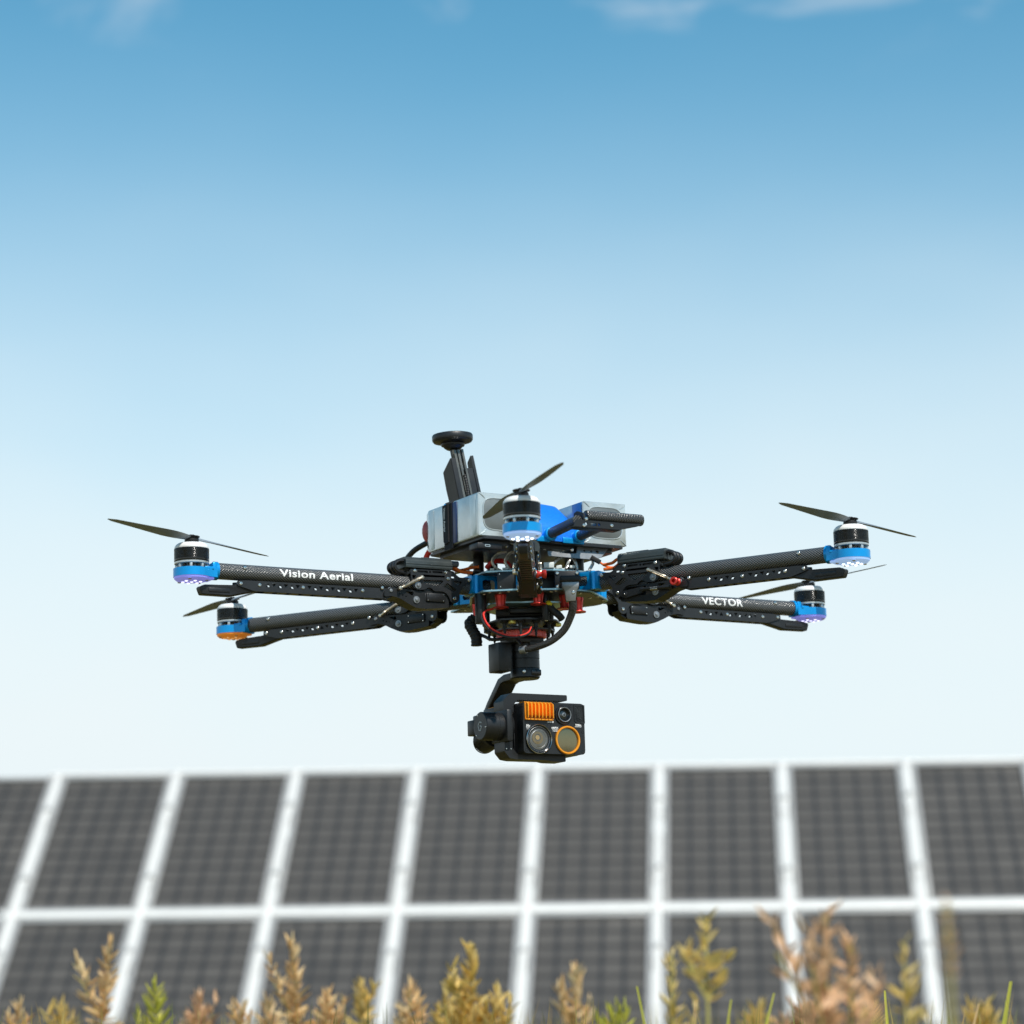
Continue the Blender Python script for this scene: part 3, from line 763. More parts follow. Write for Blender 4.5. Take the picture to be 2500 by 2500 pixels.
# plug with braided lead
g = G(); g.box((66, -92, -3.2), (29, 20, 8.8), 2.6, seg=3); g.box((66, -82, -3), (20, 10, 7), 1); pl = part('power_plug', g, RUBBER, drone)
g = G(); g.loft([[(66 + sx * w, -92 + sy * dd, z) for sx, sy in ((-1, -1), (1, -1), (1, 1), (-1, 1))] for z, w, dd in ((-7.2, 12, 7.5), (-14, 11.5, 7.4), (-20, 8.2, 6.6), (-34, 6.4, 5.8))]); bmesh.ops.bevel(g.bm, geom=g.bm.edges[:], offset=1.2, segments=2, profile=0.5, affect='EDGES', clamp_overlap=True)
part('plug_shell', g, GREY_AL, pl); put('screw', SCREW, pl, (69.6, -98.2, -22))
def braid_mat():
    m = bpy.data.materials.new('braided_sleeve'); m.use_nodes = True
    n = m.node_tree.nodes; l = m.node_tree.links; p = n['Principled BSDF']
    tc = n.new('ShaderNodeTexCoord'); mpn = n.new('ShaderNodeMapping'); mpn.inputs['Rotation'].default_value = (0.4, 0.785, 0.3); mpn.inputs['Scale'].default_value = (620, 620, 620)
    ck = n.new('ShaderNodeTexChecker'); ck.inputs['Color1'].default_value = (0.012, 0.012, 0.012, 1); ck.inputs['Color2'].default_value = (0.05, 0.047, 0.044, 1); ck.inputs['Scale'].default_value = 1
    l.new(tc.outputs['Object'], mpn.inputs[0]); l.new(mpn.outputs[0], ck.inputs['Vector']); l.new(ck.outputs[0], p.inputs['Base Color'])
    bp = n.new('ShaderNodeBump'); bp.inputs['Distance'].default_value = 0.0006; l.new(ck.outputs[1], bp.inputs['Height']); l.new(bp.outputs[0], p.inputs['Normal'])
    p.inputs['Roughness'].default_value = 0.45
    return m
BRAID = braid_mat()
g = G(); g.tube([(68.6, -92, -32), (68.4, -89, -42), (65.6, -84, -52), (56, -78, -70), (38, -74, -84.5), (17, -66, -91.6), (0, -56, -93)], lambda t: 5.6 - 1.2 * t, 14, 8)
part('braided_lead', g, BRAID, pl)
g = G(); g.cyl((4, -58, -92.8), (-4, -53, -93), 5.6, n=16, bev=0.6); part('lead_collar', g, GREY_AL, pl)
# red spools
for x, y, zt, zb in ((-29.5, -60, -16.5, -35.5), (22, -68, -16.5, -33), (76, -62, -24, -44.5), (59, -40, -16.5, -36), (-62, 20, -16.5, -40)):
    g = G(); h = zt - zb
    g.lathe([(0, zt), (8.0, zt), (8.2, zt - 2), (7.3, zt - h * 0.35), (6.6, zt - h * 0.7), (7.0, zb + 2.4), (11, zb + 1.6), (11.4, zb + 0.8), (11, zb), (5, zb), (4.4, zb + 1), (0, zb + 1)], 30, Matrix.Translation((x, y, 0)))
    part('spool', g, RED, drone, label='red anodised damper spool')
for x, y, z0, z1 in ((-57, -60, -15, -56), (32, -60, -15, -54), (40, 45, -15, -54), (-50, 45, -15, -54)):
    g = G(); g.cyl((x, y, z0), (x, y, z1), 8.0 if x < -50 else 4.6, n=20, bev=0.5); po = part('standoff', g, BLACK, drone)
    put('screw', SCREW_DOWN, po, (x, y, z1))
for x, y in ((-59, -20), (80, -20), (-40, 60), (70, 60)):
    g = G(); g.cyl((x, y, 16), (x, y, 47), 7.5, n=20, bev=0.5); part('standoff', g, BLACK, drone)
# payload deck below
deck = [(-47, -48), (-26, -60), (0, -56), (24, -60), (54, -46), (60, 20), (40, 60), (-30, 60), (-52, 20)]
g = G(); g.plate(rounded(deck, 5), [circ(0, 0, 14, 16)], 2, Matrix.Translation((0, 0, -27))); part('payload_deck', g, BLUE_EDGE, drone, label='dark teal edged payload deck')
g = G(); g.box((0, 6, -37), (74, 70, 12), 3); g.box((5, -30, -36), (46, 18, 8), 2); part('payload_electronics', g, BLACK_PLASTIC, drone)
# steel cable isolator loops between tray and hub
def cable_loop(pts):
    g = G(); h = G(); h.tube(pts, 1, 3, 8); path = h.path; h.bm.free()
    for s in range(5):
        ph0 = 2 * math.pi * s / 5; q = []
        for i, p in enumerate(path):
            t = (path[min(i + 1, len(path) - 1)] - path[max(i - 1, 0)]).normalized(); x = t.cross(Vector((0, 1, 0.2))).normalized(); y = t.cross(x)
            ph = ph0 + i * 0.42; q.append(p + (x * math.cos(ph) + y * math.sin(ph)) * 1.4)
        g.tube(q, 0.9, 5, 1)
    return part('steel_cable', g, CABLE_STEEL, drone)
for p in ([(-20, -58, 44), (-32, -60, 40), (-39.5, -62, 30), (-34, -62, 20), (-28, -60, 16.5)], [(-8, -58, 43), (-16, -60, 40), (-21.6, -62, 29), (-17, -62, 20), (-12, -60, 16.5)],
          [(-2, -50, 42), (-5.5, -56, 36), (-3.5, -58, 26), (0, -58, 17)], [(58, -55, 36), (50.5, -60, 31), (43, -60, 23), (40, -58, 17)], [(72, -58, 36), (66.5, -60, 29), (61.4, -61, 17)],
          [(70, -46, 38), (75, -52, 28), (77, -54, 17)], [(96, -40, 38), (99.5, -45, 27), (94, -46, 17)], [(-62, 20, 44), (-74, 24, 34), (-70, 26, 17)]):
    cable_loop(p)
PALE = mat('pale_connector', (0.66, 0.70, 0.68), 0.35)
for c_, s_ in (((-3, -66, 20.5), (13, 9, 7)), ((38, -68, 21), (14, 9, 8)), ((52, -60, 19.5), (8, 8, 5)), ((70, -62, 19), (7, 7, 4)), ((-40, -60, 18.6), (6, 6, 3.4)), ((-22, -66, 18.4), (8, 5, 3))):
    g = G(); g.box(c_, s_, 0.8); part('connector', g, PALE, drone)
g = G(); g.box((103, -52, 30), (15, 7, 6), 0.6, (0, R(32), 0)); sc_ = part('servo_connector', g, BLACK_PLASTIC, drone)
g = G(); g.tube([(109, -52, 26), (115, -50, 22), (121, -48, 20), (128, -44, 20)], 1.5, 8, 4); part('servo_wire', g, ORANGE_WIRE, sc_)
for x, y in ((-46, -63), (-12, -66), (20, -66), (48, -64), (76, -50), (92, -38), (-62, -36)): put('screw', SCREW_UP, up_pl, (x, y, 16.4))
for x, y in ((-44, -82), (-18, -85), (12, -85), (46, -81), (66, -72), (106, -20), (114, 14), (-68, -44)): put('screw', SCREW_DOWN, lo_pl, (x, y, -16.4))
# wires
def wire(name, pts, r, m, n=8): 
    g = G(); g.tube(pts, r, n, 6); return part(name, g, m, drone)
wire('red_wire', [(-40, -56, -35), (-52.5, -66, -41), (-51, -72, -54), (-41, -74, -66.5), (-22, -74, -75), (-5, -72, -76), (7, -66, -71), (12, -58, -62)], 1.5, RED_WIRE)
wire('black_wire', [(-42, -54, -35), (-55.5, -66, -42), (-54, -72, -56), (-43, -74, -68.5), (-23, -75, -77), (-5, -73, -77.6), (8, -66, -72), (13, -58, -62)], 1.5, BLACK_WIRE)
wire('orange_wire', [(-92, -30, 23), (-80, -28, 25), (-70, -30, 27), (-58, -32, 28)], 2.2, ORANGE_WIRE)
wire('red_wire', [(-48, -30, 26), (-40, -34, 33), (-26, -34, 35), (-16, -32, 28), (-22, -30, 20)], 3.4, RED_WIRE)
wire('yellow_wire', [(-98, -28, 19), (-86, -28, 21), (-76, -26, 24)], 1.2, YELLOW)
wire('black_wire', [(-70, -25, 17), (-62, -34, 22), (-54, -34, 20), (-50, -30, 17)], 2.6, BLACK_WIRE)
g = G(); g.sphere((35.5, -62, -30), 4.2, 10, (1.1, 1, 0.8)); g.box((38, -62, -31), (6, 6, 5), 1.4, (0.3, 0.4, 0.2)); part('yellow_tape', g, YELLOW, drone)
wire('black_wire', [(36, -60, -33), (42, -58, -40), (50, -58, -47), (54, -55, -52)], 5.0, RUBBER, 12)
# hanging corrugated antenna elbow at the left
g = G(); pth = [(-66, 6, -38), (-73.5, 4, -46), (-70, 2, -55), (-65, 0, -66), (-64.6, 0, -78)]
g.tube(pth, lambda t: 7.8 + 0.45 * math.sin(t * 60), 18, 12); part('antenna_elbow', g, RUBBER, drone)
wire('antenna_cable', [(-60, 0, -62), (-52, -14, -67.6), (-42, -26, -73.5), (-13, -32, -74), (-2, -40, -84)], 2.4, BLACK_WIRE)

# ---------------------------------------------------------------- body on top (turned 30 degrees: front is -y)
BR = 30
def bpart(name, g, m, parent=drone, label=None, smooth=35):
    return part(name, g, m, parent, None, BR if parent is drone else None, label, smooth)
BZ0, BZ1 = 52.8, 112.8
def battery(x0, x1, strap):
    xc, w = (x0 + x1) / 2, x1 - x0
    g = G(); lps = []
    for y, ins, zi in ((-92, 1.2, 1.2), (-91, 0, 0), (51, 0, 0), (62, 3, 4.5), (67.5, 8, 10.5)):
        lps.append([(x, y, z) for x, z in rounded([(x0 + ins, BZ0 + zi * 0.9), (x1 - ins, BZ0 + zi * 0.9), (x1 - ins, BZ1 - zi * 0.6), (x0 + ins, BZ1 - zi * 0.6)], 2.2, 2)])
    g.loft(lps)
    b = bpart('battery', g, SHRINK)
    # grey pouch end showing through the opening of the wrap, ringed by a raised lip
    def super_e(a, c_, n=36):
        o = []
        for i in range(n):
            t = 2 * math.pi * i / n; cc, ss = math.cos(t), math.sin(t)
            o.append((xc + a * math.copysign(abs(cc) ** 0.5, cc), (BZ0 + BZ1) / 2 + 1 + c_ * math.copysign(abs(ss) ** 0.5, ss)))
        return o
    g = G(); a, c_ = w / 2 - 7.5, (BZ1 - BZ0) / 2 - 8.5
    g.loft([[(x, -92.05, z) for x, z in super_e(a, c_)], [(x, -92.5, z) for x, z in super_e(a - 0.8, c_ - 0.8)]]); bpart('pouch_end', g, POUCH, b)
    g = G(); lp = [(x, -92.4, z) for x, z in super_e(a + 0.6, c_ + 0.6)]
    g.tube(lp + lp[:1], 0.8, 6, 1, False); bpart('wrap_lip', g, SHRINK, b)
    for x, z in ((x0 + 0.6, BZ0 + 0.6), (x0 + 0.6, BZ1 - 0.6), (x1 - 0.6, BZ0 + 0.6), (x1 - 0.6, BZ1 - 0.6)):
        ex, ez = xc + (x - xc) * 0.72, (BZ0 + BZ1) / 2 + (z - (BZ0 + BZ1) / 2) * 0.74
        g = G(); g.tube([(x, -91.9, z), ((x + ex) / 2 + 0.7, -92.7, (z + ez) / 2), (ex, -92.5, ez)], lambda t: 0.7 - 0.5 * t, 5, 4); bpart('wrap_fold', g, SHRINK, b)
    g = G(); g.tube([(x0 - 0.1, -91.6, BZ0 + 1), (x0 - 0.5, -91.8, (BZ0 + BZ1) / 2), (x0 - 0.1, -91.6, BZ1 - 1)], 0.8, 6, 6)
    bpart('wrap_seam', g, SHRINK, b)
    if strap:
        y0, y1 = -20.0, 3.5
        g = G(); o = []
        def ring(y, k):
            return [(x0 - 1.8 - k, y, BZ0 - 5), (x0 - 1.8 - k, y, BZ1 - 2), (x0 + 1.5, y, BZ1 + 1.9 + k), (x1 - 1.5, y, BZ1 + 1.9 + k), (x1 + 1.8 + k, y, BZ1 - 2), (x1 + 1.8 + k, y, BZ0 - 5),
                    (x1 + 0.4, y, BZ0 - 5), (x1 + 0.4, y, BZ1 - 1.6), (x1 - 1.2, y, BZ1 + 0.3), (x0 + 1.2, y, BZ1 + 0.3), (x0 - 0.4, y, BZ1 - 1.6), (x0 - 0.4, y, BZ0 - 5)]
        g.loft([ring(y0, 0), ring(y1, 0)]); st = bpart('strap', g, FABRIC, b, 'black hook and loop battery strap')
        g = G(); g.loft([[(x0 - 3.6, y, z) for y, z in ((y1 - 15, BZ0 + 4.5), (y1 - 5, BZ0 + 2), (y1 - 1, BZ0 + 7), (y1 + 0.8, BZ1 - 3), (y1 - 15, BZ1 - 2))],
                         [(x0 - 1.85, y, z) for y, z in ((y1 - 15, BZ0 + 4.5), (y1 - 5, BZ0 + 2), (y1 - 1, BZ0 + 7), (y1 + 0.8, BZ1 - 3), (y1 - 15, BZ1 - 2))]]); bpart('strap_tail', g, FABRIC, b)
        g = G(); g.box((x0 - 0.55, y0 - 5.5, (BZ0 + BZ1) / 2 - 0.5), (1.2, 10.5, BZ1 - BZ0 - 3), 0.3); bpart('wrap_band', g, WRAP_BLUE, b)
        me = text_mesh('Vision Aerial', 7.0, WHITE_INK, 0.015, lambda c: Vector((x0 - 3.72, y1 - 4.6 - c.y, (BZ0 + BZ1) / 2 + 7 - c.x * 0.92)))
        obj('lettering', me, b, label='white lettering Vision Aerial on the strap')
        g = G(); g.sphere((x0 - 2.6, y1 - 5.5, BZ1 - 3.2), 3.4, 10, (0.25, 1, 0.8)); bpart('strap_emblem', g, BLUE, b)
    else:
        g = G(); g.box((x0 - 0.4, -76, (BZ0 + BZ1) / 2), (1.2, 24, BZ1 - BZ0 - 2), 0.3); bpart('wrap_band', g, mat('blue_wrap_film', (0.03, 0.16, 0.42), 0.3, 0.2), b)
    for ya, yb in ((-84, -68), (36, 50)):
        if strap: g = G(); g.box((x0 - 0.12, (ya + yb) / 2, (BZ0 + BZ1) / 2), (0.5, yb - ya, BZ1 - BZ0 - 5), 0.15); bpart('tape_band', g, mat('clear_tape', (0.60, 0.66, 0.68), 0.16, 0.3, vary=0.1), b)
    g = G(); g.sphere((x0 + 10, 71, (BZ0 + BZ1) / 2 + 4), 9.5, 18, (1.0, 0.8, 1.7)); bpart('balance_plug_wrap', g, mat('pink_wrap', (0.48, 0.10, 0.09), 0.35), b)
    g = G(); g.tube([(x0 + 10, 72, 72), (x0 - 1, 98, 62), (x0 - 6, 114, 45), (x0 + 6, 112, 25), (x0 + 30, 90, 18)], 4.0, 10, 6); bpart('black_cable', g, BLACK_WIRE, b)
    g = G(); g.tube([(x0 + 14, 66, 66), (x0 + 11, 82, 50), (x0 + 16, 90, 30), (x0 + 36, 72, 20)], 4.0, 10, 6); bpart('red_cable', g, RED_WIRE, b)
    return b
battery(-117.5, -48, True)
battery(48.5, 117.8, False)
# tray
g = G(); g.plate(rounded([(-112, -94), (112, -94), (114, 58), (60, 76), (-60, 76), (-114, 58)], 6), [], 3, Matrix.Translation((0, 0, 50.6)))
g.plate(rounded([(-104, -80), (104, -80), (104, 50), (-104, 50)], 8), [], 5, Matrix.Translation((0, 0, 46.4))); tray = bpart('battery_tray', g, BLACK_PLATE)
for x in range(-95, 100, 30): put('screw', SCREW_DOWN, tray, (x, -74, 43.8))
g = G(); g.box((-99, -76, 40.2), (38, 24, 8), 1.0); g.loft([[(-86, y, z) for y, z in ((-88, 37), (-66, 37), (-66, 44))], [(-80, y, z) for y, z in ((-88, 37), (-66, 37), (-66, 44))]]); ub = bpart('usb_box', g, BLACK_PLASTIC)
g = G(); g.plate(rounded([(-4.2, -1.6), (4.2, -1.6), (4.2, 1.6), (-4.2, 1.6)], 1.2), [rounded([(-3.1, -0.8), (3.1, -0.8), (3.1, 0.8), (-3.1, 0.8)], 0.6)], 0.8, Matrix.Translation((-103, -88.3, 40.4)) @ XZ); bpart('usb_port', g, STEEL, ub)
# grey sheet bracket with holes along the front of the tray
g = G(); ms = Matrix.Translation((0, -86, 40.5)) @ Matrix.Rotation(R(-16), 4, 'X') @ XZ
g.plate(rounded([(-8, -8.5), (64, -9.5), (78, -5), (92, 8.5), (42, 8.5), (38, -2), (22, -3.4), (18, -2), (-8, -1.5)], 1.2), [circ(52, 3, 1.7), circ(63, 3, 1.7), circ(73, 3, 2.6)], 1.6, ms)
gb = bpart('sheet_bracket', g, GREY_AL)
g = G(); g.plate(rounded([(-66, 7), (-44, 7), (-24, -10), (-34, -10)], 1), [], 1.6, ms); g.plate(rounded([(-56, 6), (-20, 6), (-22, -8), (-34, -9)], 1), [], 1.2, Matrix.Translation((0, 3, 0)) @ ms); bpart('sheet_bracket', g, GREY_AL)
put('screw', SCREW, gb, (30, -89, 43))
# blue fairing: hood that slopes down towards the front
g = G()
def fsec(y, zt, w, r):
    b = 52
    pts = rounded([(-w, b), (w, b), (w, b + (zt - b) * 0.52), (w * 0.55, zt - 1), (0, zt), (-w * 0.55, zt - 1), (-w, b + (zt - b) * 0.52)], r, 3)
    return [(x, y, z) for x, z in pts]
g.loft([fsec(-96, 68, 44, 4), fsec(-92, 78, 45, 5), fsec(-76, 97, 46, 6), fsec(-58, 110, 46.5, 6), fsec(-30, 118, 46.5, 6), fsec(20, 120, 46.5, 6), fsec(56, 114, 44, 6), fsec(66, 102, 40, 5)])
fa = bpart('fairing', g, BLUE_PAINT, label='glossy blue hood between the two batteries', smooth=40)
g = G(); g.box((28, -96.5, 54), (34, 3, 8), 1); g.box((-20, -96.5, 54), (20, 3, 8), 1); bpart('fairing_lip', g, BLUE, fa)
for x in (10, 34, 44): put('screw', SCREW_UP, fa, (x, -95, 65.5))
g = G()
for x in (-10, 36): g.cyl((x, -90, 60.5 + (x > 0) * 0), (x, -104, 60.5), 9.4, n=24, bev=1.2)
bpart('socket', g, BLUE, fa)
# carry handle: two carbon tubes and a cross bar
hd = G()
hd.cyl((4, -168, 74.5), (95, -168, 74.5), 8.0, n=28, bev=2.2); ha = bpart('handle', hd, CARBON_BAR, label='carbon fibre carry handle with cross bar')
g = G()
for x in (-10, 36): g.cyl((x, -92, 60.5), (x, -172, 66.5), 7.4, n=24)
bpart('handle_tube', g, CARBON_BAR, ha)
g = G()
g.plate(rounded([(-12, -6), (14, -6), (14, 8.5), (6, 10.5), (-10, 5)], 1.5), [rounded([(-6, -3), (-2.5, -3), (-2.5, 2.5), (-6, 2.5)], 1.2), rounded([(2, -1.5), (5.5, -1.5), (5.5, 4), (2, 4)], 1.2)], 3, Matrix.Translation((-2.5, -166, 71.5)) @ Matrix.Rotation(R(90), 4, 'Z') @ XZ)
g.plate(rounded([(-20, -5.5), (52, -5.5), (52, 4), (-16, 4)], 1), [circ(0, -1, 2.2), circ(20, -1, 2.2), rounded([(7, -3), (16, -3), (16, 1), (7, 1)], 1)], 2, Matrix.Translation((0, -176.5, 62.8)) @ XZ)
g.box((17, -168, 57.2), (74, 18, 2), 0.4)
g.loft([[(52, -177, 58), (52, -160, 58), (52, -160, 66.5), (52, -177, 66.5)], [(90, -174, 66.5), (90, -162, 66.5), (90, -162, 68.5), (90, -174, 68.5)]])
bpart('handle_bracket', g, BLACK, ha)
for p in ((0, -177.6, 68.6), (-4, -177.6, 59.4), (40, -177.6, 62)): put('screw', SCREW, ha, p)

# ---------------------------------------------------------------- GPS mast (body frame)
mast_m = Matrix.Translation((-54, 42, 100)) @ Matrix.Rotation(R(-9.5), 4, 'Y') @ Matrix.Rotation(R(-4), 4, 'X') @ Matrix.Diagonal((1.42, 1.2, 1, 1))
def mpt(x, y, z): return tuple(mast_m @ Vector((x, y, z)))
g = G()
def mbox(g, c, s, b=0.6): g.box(mast_m @ Vector(c), s, b, mast_m.to_3x3().normalized().to_4x4())
rot4 = mast_m.to_3x3().to_4x4()
def mplate(g, out, t, x, holes=()): g.plate(rounded(out, 1.5), [rounded(h, 1.2) for h in holes], t, mast_m @ Matrix.Translation((x, 0, 0)) @ YZ)
mplate(g, [(-7, -40), (12, -40), (17, 52), (16, 78), (-7, 92)], 3.2, -11)
mplate(g, [(-8, -40), (-4, -40), (-4, 92), (-8, 92)], 5, -9.6)
mast = bpart('gps_mast', g, BLACK, label='black folding mast with a round antenna puck on top')
g = G(); mplate(g, [(8, -40), (13, -40), (13, 78), (8, 78)], 24, 1.0); bpart('mast_back', g, BLACK, mast)
g = G(); mplate(g, [(-6, -40), (6, -40), (7, 60), (6, 86), (-5, 94)], 3.0, 13.6); mplate(g, [(-6, -40), (6, -40), (6, 76), (-6, 76)], 6, 8); bpart('hinge_plate', g, BLACK, mast)
for x in (-5.4, -1.6, 3.2):
    g = G(); mplate(g, [(-7, -40), (-2, -40), (-2, 104), (-7, 104)], 2.2, x, [[(-5.6, z), (-3.4, z), (-3.4, z + 8), (-5.6, z + 8)] for z in (-6, 14, 34, 54, 74, 90)]); bpart('mast_strip', g, mat('mast_rail_highlight', (0.16, 0.15, 0.13), 0.3, 0.5), mast)  # lighter strip colour stands in for the highlight on the mast edges
g = G(); mbox(g, (-3, 3, 30), (2.0, 8, 120)); mbox(g, (-1.5, 2, 97), (12, 7, 20), 1.5); bpart('mast_core', g, BLACK_PLASTIC, mast)
g = G(); zz = [mpt(-0.8 + 0.5 * math.sin(k * 0.9), -7.5, 66 - k * 7) for k in range(13)]
g.tube(zz, lambda t: 2.0 + 0.35 * math.sin(t * 150), 8, 8); bpart('mast_cable', g, BRAID, mast)
dm = Matrix.Translation(mast_m @ Vector((-2, 2, 113)))
g = G(); g.lathe([(0, -7), (9, -7), (12, -5), (14.5, -2), (16.5, -1.5), (17, 1), (13, 2.2), (0, 2.2)], 32, dm); bpart('puck_neck', g, BLACK, mast)
g = G(); g.lathe([(0, 1.6), (16, 1.8), (27, 4.0), (28.6, 6.2), (29.0, 7.5), (29.0, 13), (28.0, 14.6), (25, 15.4), (0, 15.8)], 56, dm @ Matrix.Rotation(R(-2), 4, 'Y')); pk = bpart('antenna_puck', g, BLACK_PLASTIC, mast)

# ================================================================= GIMBAL CAMERA (hangs below the drone)
gim = bpy.data.objects.new('gimbal_camera', None); col.objects.link(gim)
gim.matrix_world = drone.matrix_world @ Matrix.Rotation(R(BR), 4, 'Z')
tag(gim, 'black gimbal camera with orange heat sink and lens ring hanging beneath the drone', 'camera')
def gp(name, g, m, parent=gim, label=None, smooth=35): return part(name, g, m, parent, None, None, label, smooth)
# damper deck and rubber dampers, red ring
g = G(); g.plate(rounded([(-58, -34), (-26, -58), (20, -58), (40, -36), (44, 14), (24, 48), (-30, 48), (-54, 20)], 6), [circ(-4, 0, 16, 18)], 2.2, Matrix.Translation((0, 0, -50.5))); dk = gp('damper_plate', g, BLACK_PLATE)
g = G(); g.plate(rounded([(-50, -30), (-22, -50), (16, -50), (34, -32), (38, 10), (20, 40), (-26, 40), (-46, 16)], 6), [], 2.0, Matrix.Translation((0, 0, -62))); gp('damper_plate', g, BLACK_PLATE)
for x, y in ((-46, -30), (-30, -46), (-8, -50), (14, -48), (28, -34), (34, -10), (-48, 10), (20, 32), (-26, 34)):
    g = G(); g.lathe([(0, -51.5), (6, -51.5), (6.4, -53), (3.2, -55.4), (2.6, -58), (3.4, -61), (2.0, -64), (2.2, -66), (1.6, -68), (1.8, -70), (0.8, -74), (0, -74)], 14, Matrix.Translation((x, y, 0))); gp('damper', g, RUBBER)
for x, y in ((34, -38), (-40, -40)):
    g = G(); g.box((x, y, -54), (9, 7, 5), 1); gp('brass_spacer', g, mat('brass', (0.62, 0.50, 0.12), 0.35, 0.7))
g = G(); n = 60; o = []
for i in range(n * 2):
    r_ = 35.0 if (i // 2) % 2 == 0 else 33.6
    a_ = 2 * math.pi * i / (n * 2); o.append((-6 + r_ * math.cos(a_), -6 + r_ * math.sin(a_)))
g.plate(o, [circ(-6, -6, 26, 30)], 7.4, Matrix.Translation((0, 0, -66.8))); gp('ribbed_ring', g, mat('red_ring', (0.85, 0.13, 0.12), 0.42), label='red ribbed quick release ring')
g = G(); g.box((-4, -4, -74), (48, 40, 9), 1.5); g.box((8, -14, -79), (22, 20, 10), 1); gp('top_block', g, BLACK)
# yaw motor
g = G(); T = Matrix.Translation((2, 0, 0))
g.lathe([(0, -77), (19.8, -77), (20.6, -78), (20.6, -89.5), (20, -90), (20, -90.8), (20.6, -91.2), (20.6, -98.6), (20, -99), (20, -99.7), (20.6, -100.1), (20.6, -112.0), (20, -112.4), (20.4, -113), (20.4, -124.5), (18.6, -126.4), (0, -126.4)], 56, T); ym = gp('yaw_motor', g, BLACK)
g = G(); g.box((8, -19.6, -119), (16, 4, 9), 1.6); gp('motor_tab', g, BLACK_GLOSS, ym)
put('screw', SCREW, ym, (-10, -17.8, -118))
g = G(); g.box((-34, 6, -97.5), (21, 30, 40), 1.6); gp('yaw_driver_box', g, BLACK)
# yaw arm going back and down
g = G(); path = [(6, -120.5), (38, -120.5), (52, -124), (84, -153), (96, -166), (100, -178), (92, -190)]
lps = []
for i, (y, z) in enumerate(path):
    a_ = Vector(path[max(i - 1, 0)]); b_ = Vector(path[min(i + 1, len(path) - 1)]); t = (b_ - a_).normalized(); nn = Vector((-t.y, t.x)); h = 5.0
    lps.append([(2 + sx * 13, y + nn.x * k, z + nn.y * k) for sx, k in ((-1, -h), (-1, h), (1, h), (1, -h))])
g.loft(lps); bmesh.ops.bevel(g.bm, geom=[e for e in g.bm.edges if e.calc_length() > 15], offset=1.2, segments=2, profile=0.5, affect='EDGES', clamp_overlap=True)
gp('yaw_arm', g, BLACK)
g = G(); g.cyl((0, 98, -188), (0, 40, -188), 18, n=40, bev=1.5); g.box((-2, 70, -166), (26, 44, 14), 2); rm = gp('roll_motor', g, BLACK)
g = G(); g.box((-2, 72, -158.6), (18, 26, 1.2), 0.3); gp('accent_strip', g, ORANGE, rm)
for y in (58, 84): put('screw', TINY, rm, (-15.3, y, -164))
# yoke
g = G(); g.loft([[(x, y, z) for x, z in rounded([(-64, -160), (-58, -155), (31, -155), (31, -163), (-48, -164), (-54, -172), (-54, -182), (-70, -182), (-70, -166)], 1.5, 2)] for y in (-62, -36)])
yk = gp('yoke', g, BLACK)
g = G(); g.loft([[(x, y, z) for x, z in rounded([(-69.5, -217), (-57, -217), (-57, -230), (-50, -237.5), (26, -238), (26, -246.5), (4, -246.5), (-4, -245), (-52, -245), (-62, -243.5), (-69.5, -235)], 1.5, 2)] for y in (-62, -34)]); gp('yoke_lower', g, BLACK, yk)
g = G(); g.box((-60, -36, -199), (8, 22, 60), 1.2); g.box((-40, 24, -188), (40, 36, 26), 2); gp('yoke_back', g, BLACK, yk)
for p in ((-67, -62.4, -231), (-60, -62.4, -231)): put('screw', TINY, yk, p)
# pitch motor
g = G(); T = Matrix.Translation((0, -50, -200.2)) @ Matrix.Rotation(R(-90), 4, 'Y')
g.lathe([(0, 100), (18.0, 100), (19.2, 98.8), (19.2, 80), (18.8, 79.6), (18.8, 79), (19.2, 78.6), (19.2, 58), (18, 56), (0, 56)], 56, T); pm = gp('pitch_motor', g, BLACK)
g = G(); g.box((-66, -50, -200.2), (10, 46, 44), 3); gp('motor_housing', g, BLACK, pm)
# geometric letter mark on the motor cap
def stroke(pts, w):
    g = G()
    for (a0_, b0_), (a1_, b1_) in zip(pts, pts[1:]):
        d = Vector((a1_ - a0_, b1_ - b0_)); L_ = d.length
        g.box((-100.15, -50 - (a0_ + a1_) / 2, -200.2 + (b0_ + b1_) / 2), (0.5, L_ + w * 0.7, w), 0, (math.atan2(d.y, -d.x), 0, 0))
    return g
g = stroke([(4.2, 4.6), (-1.5, 5.6), (-5, 0.6), (-2.4, -5.6), (1.0, -6.0), (4.4, -1.2), (0.2, 0.4)], 1.5); gp('emblem', g, GREY_INK, pm, 'angular grey letter G mark')
for a_ in (70, 190, 310): 
    o = put('screw', TINY, pm, (-100.2, -50 + 15.6 * math.cos(R(a_)), -200.2 + 15.6 * math.sin(R(a_)))); o.rotation_euler = (0, 0, -math.pi / 2)
g = G(); g.box((-85, -14, -199), (20, 18, 21), 1.5); gp('counterweight', g, BLACK)
g = G(); g.cyl((-62, -20, -208), (-62, 8, -214), 17, n=36, bev=1)
for k in range(8): g.lathe([(17.2, 0), (18.4, 0), (18.4, 1.6), (17.2, 1.6)], 36, Matrix.Translation((-62, -18 + k * 3.1, -208.4 - k * 0.66)) @ Matrix.Rotation(R(-77.5), 4, 'X'))
gp('roll_bearing', g, BLACK_PLASTIC)
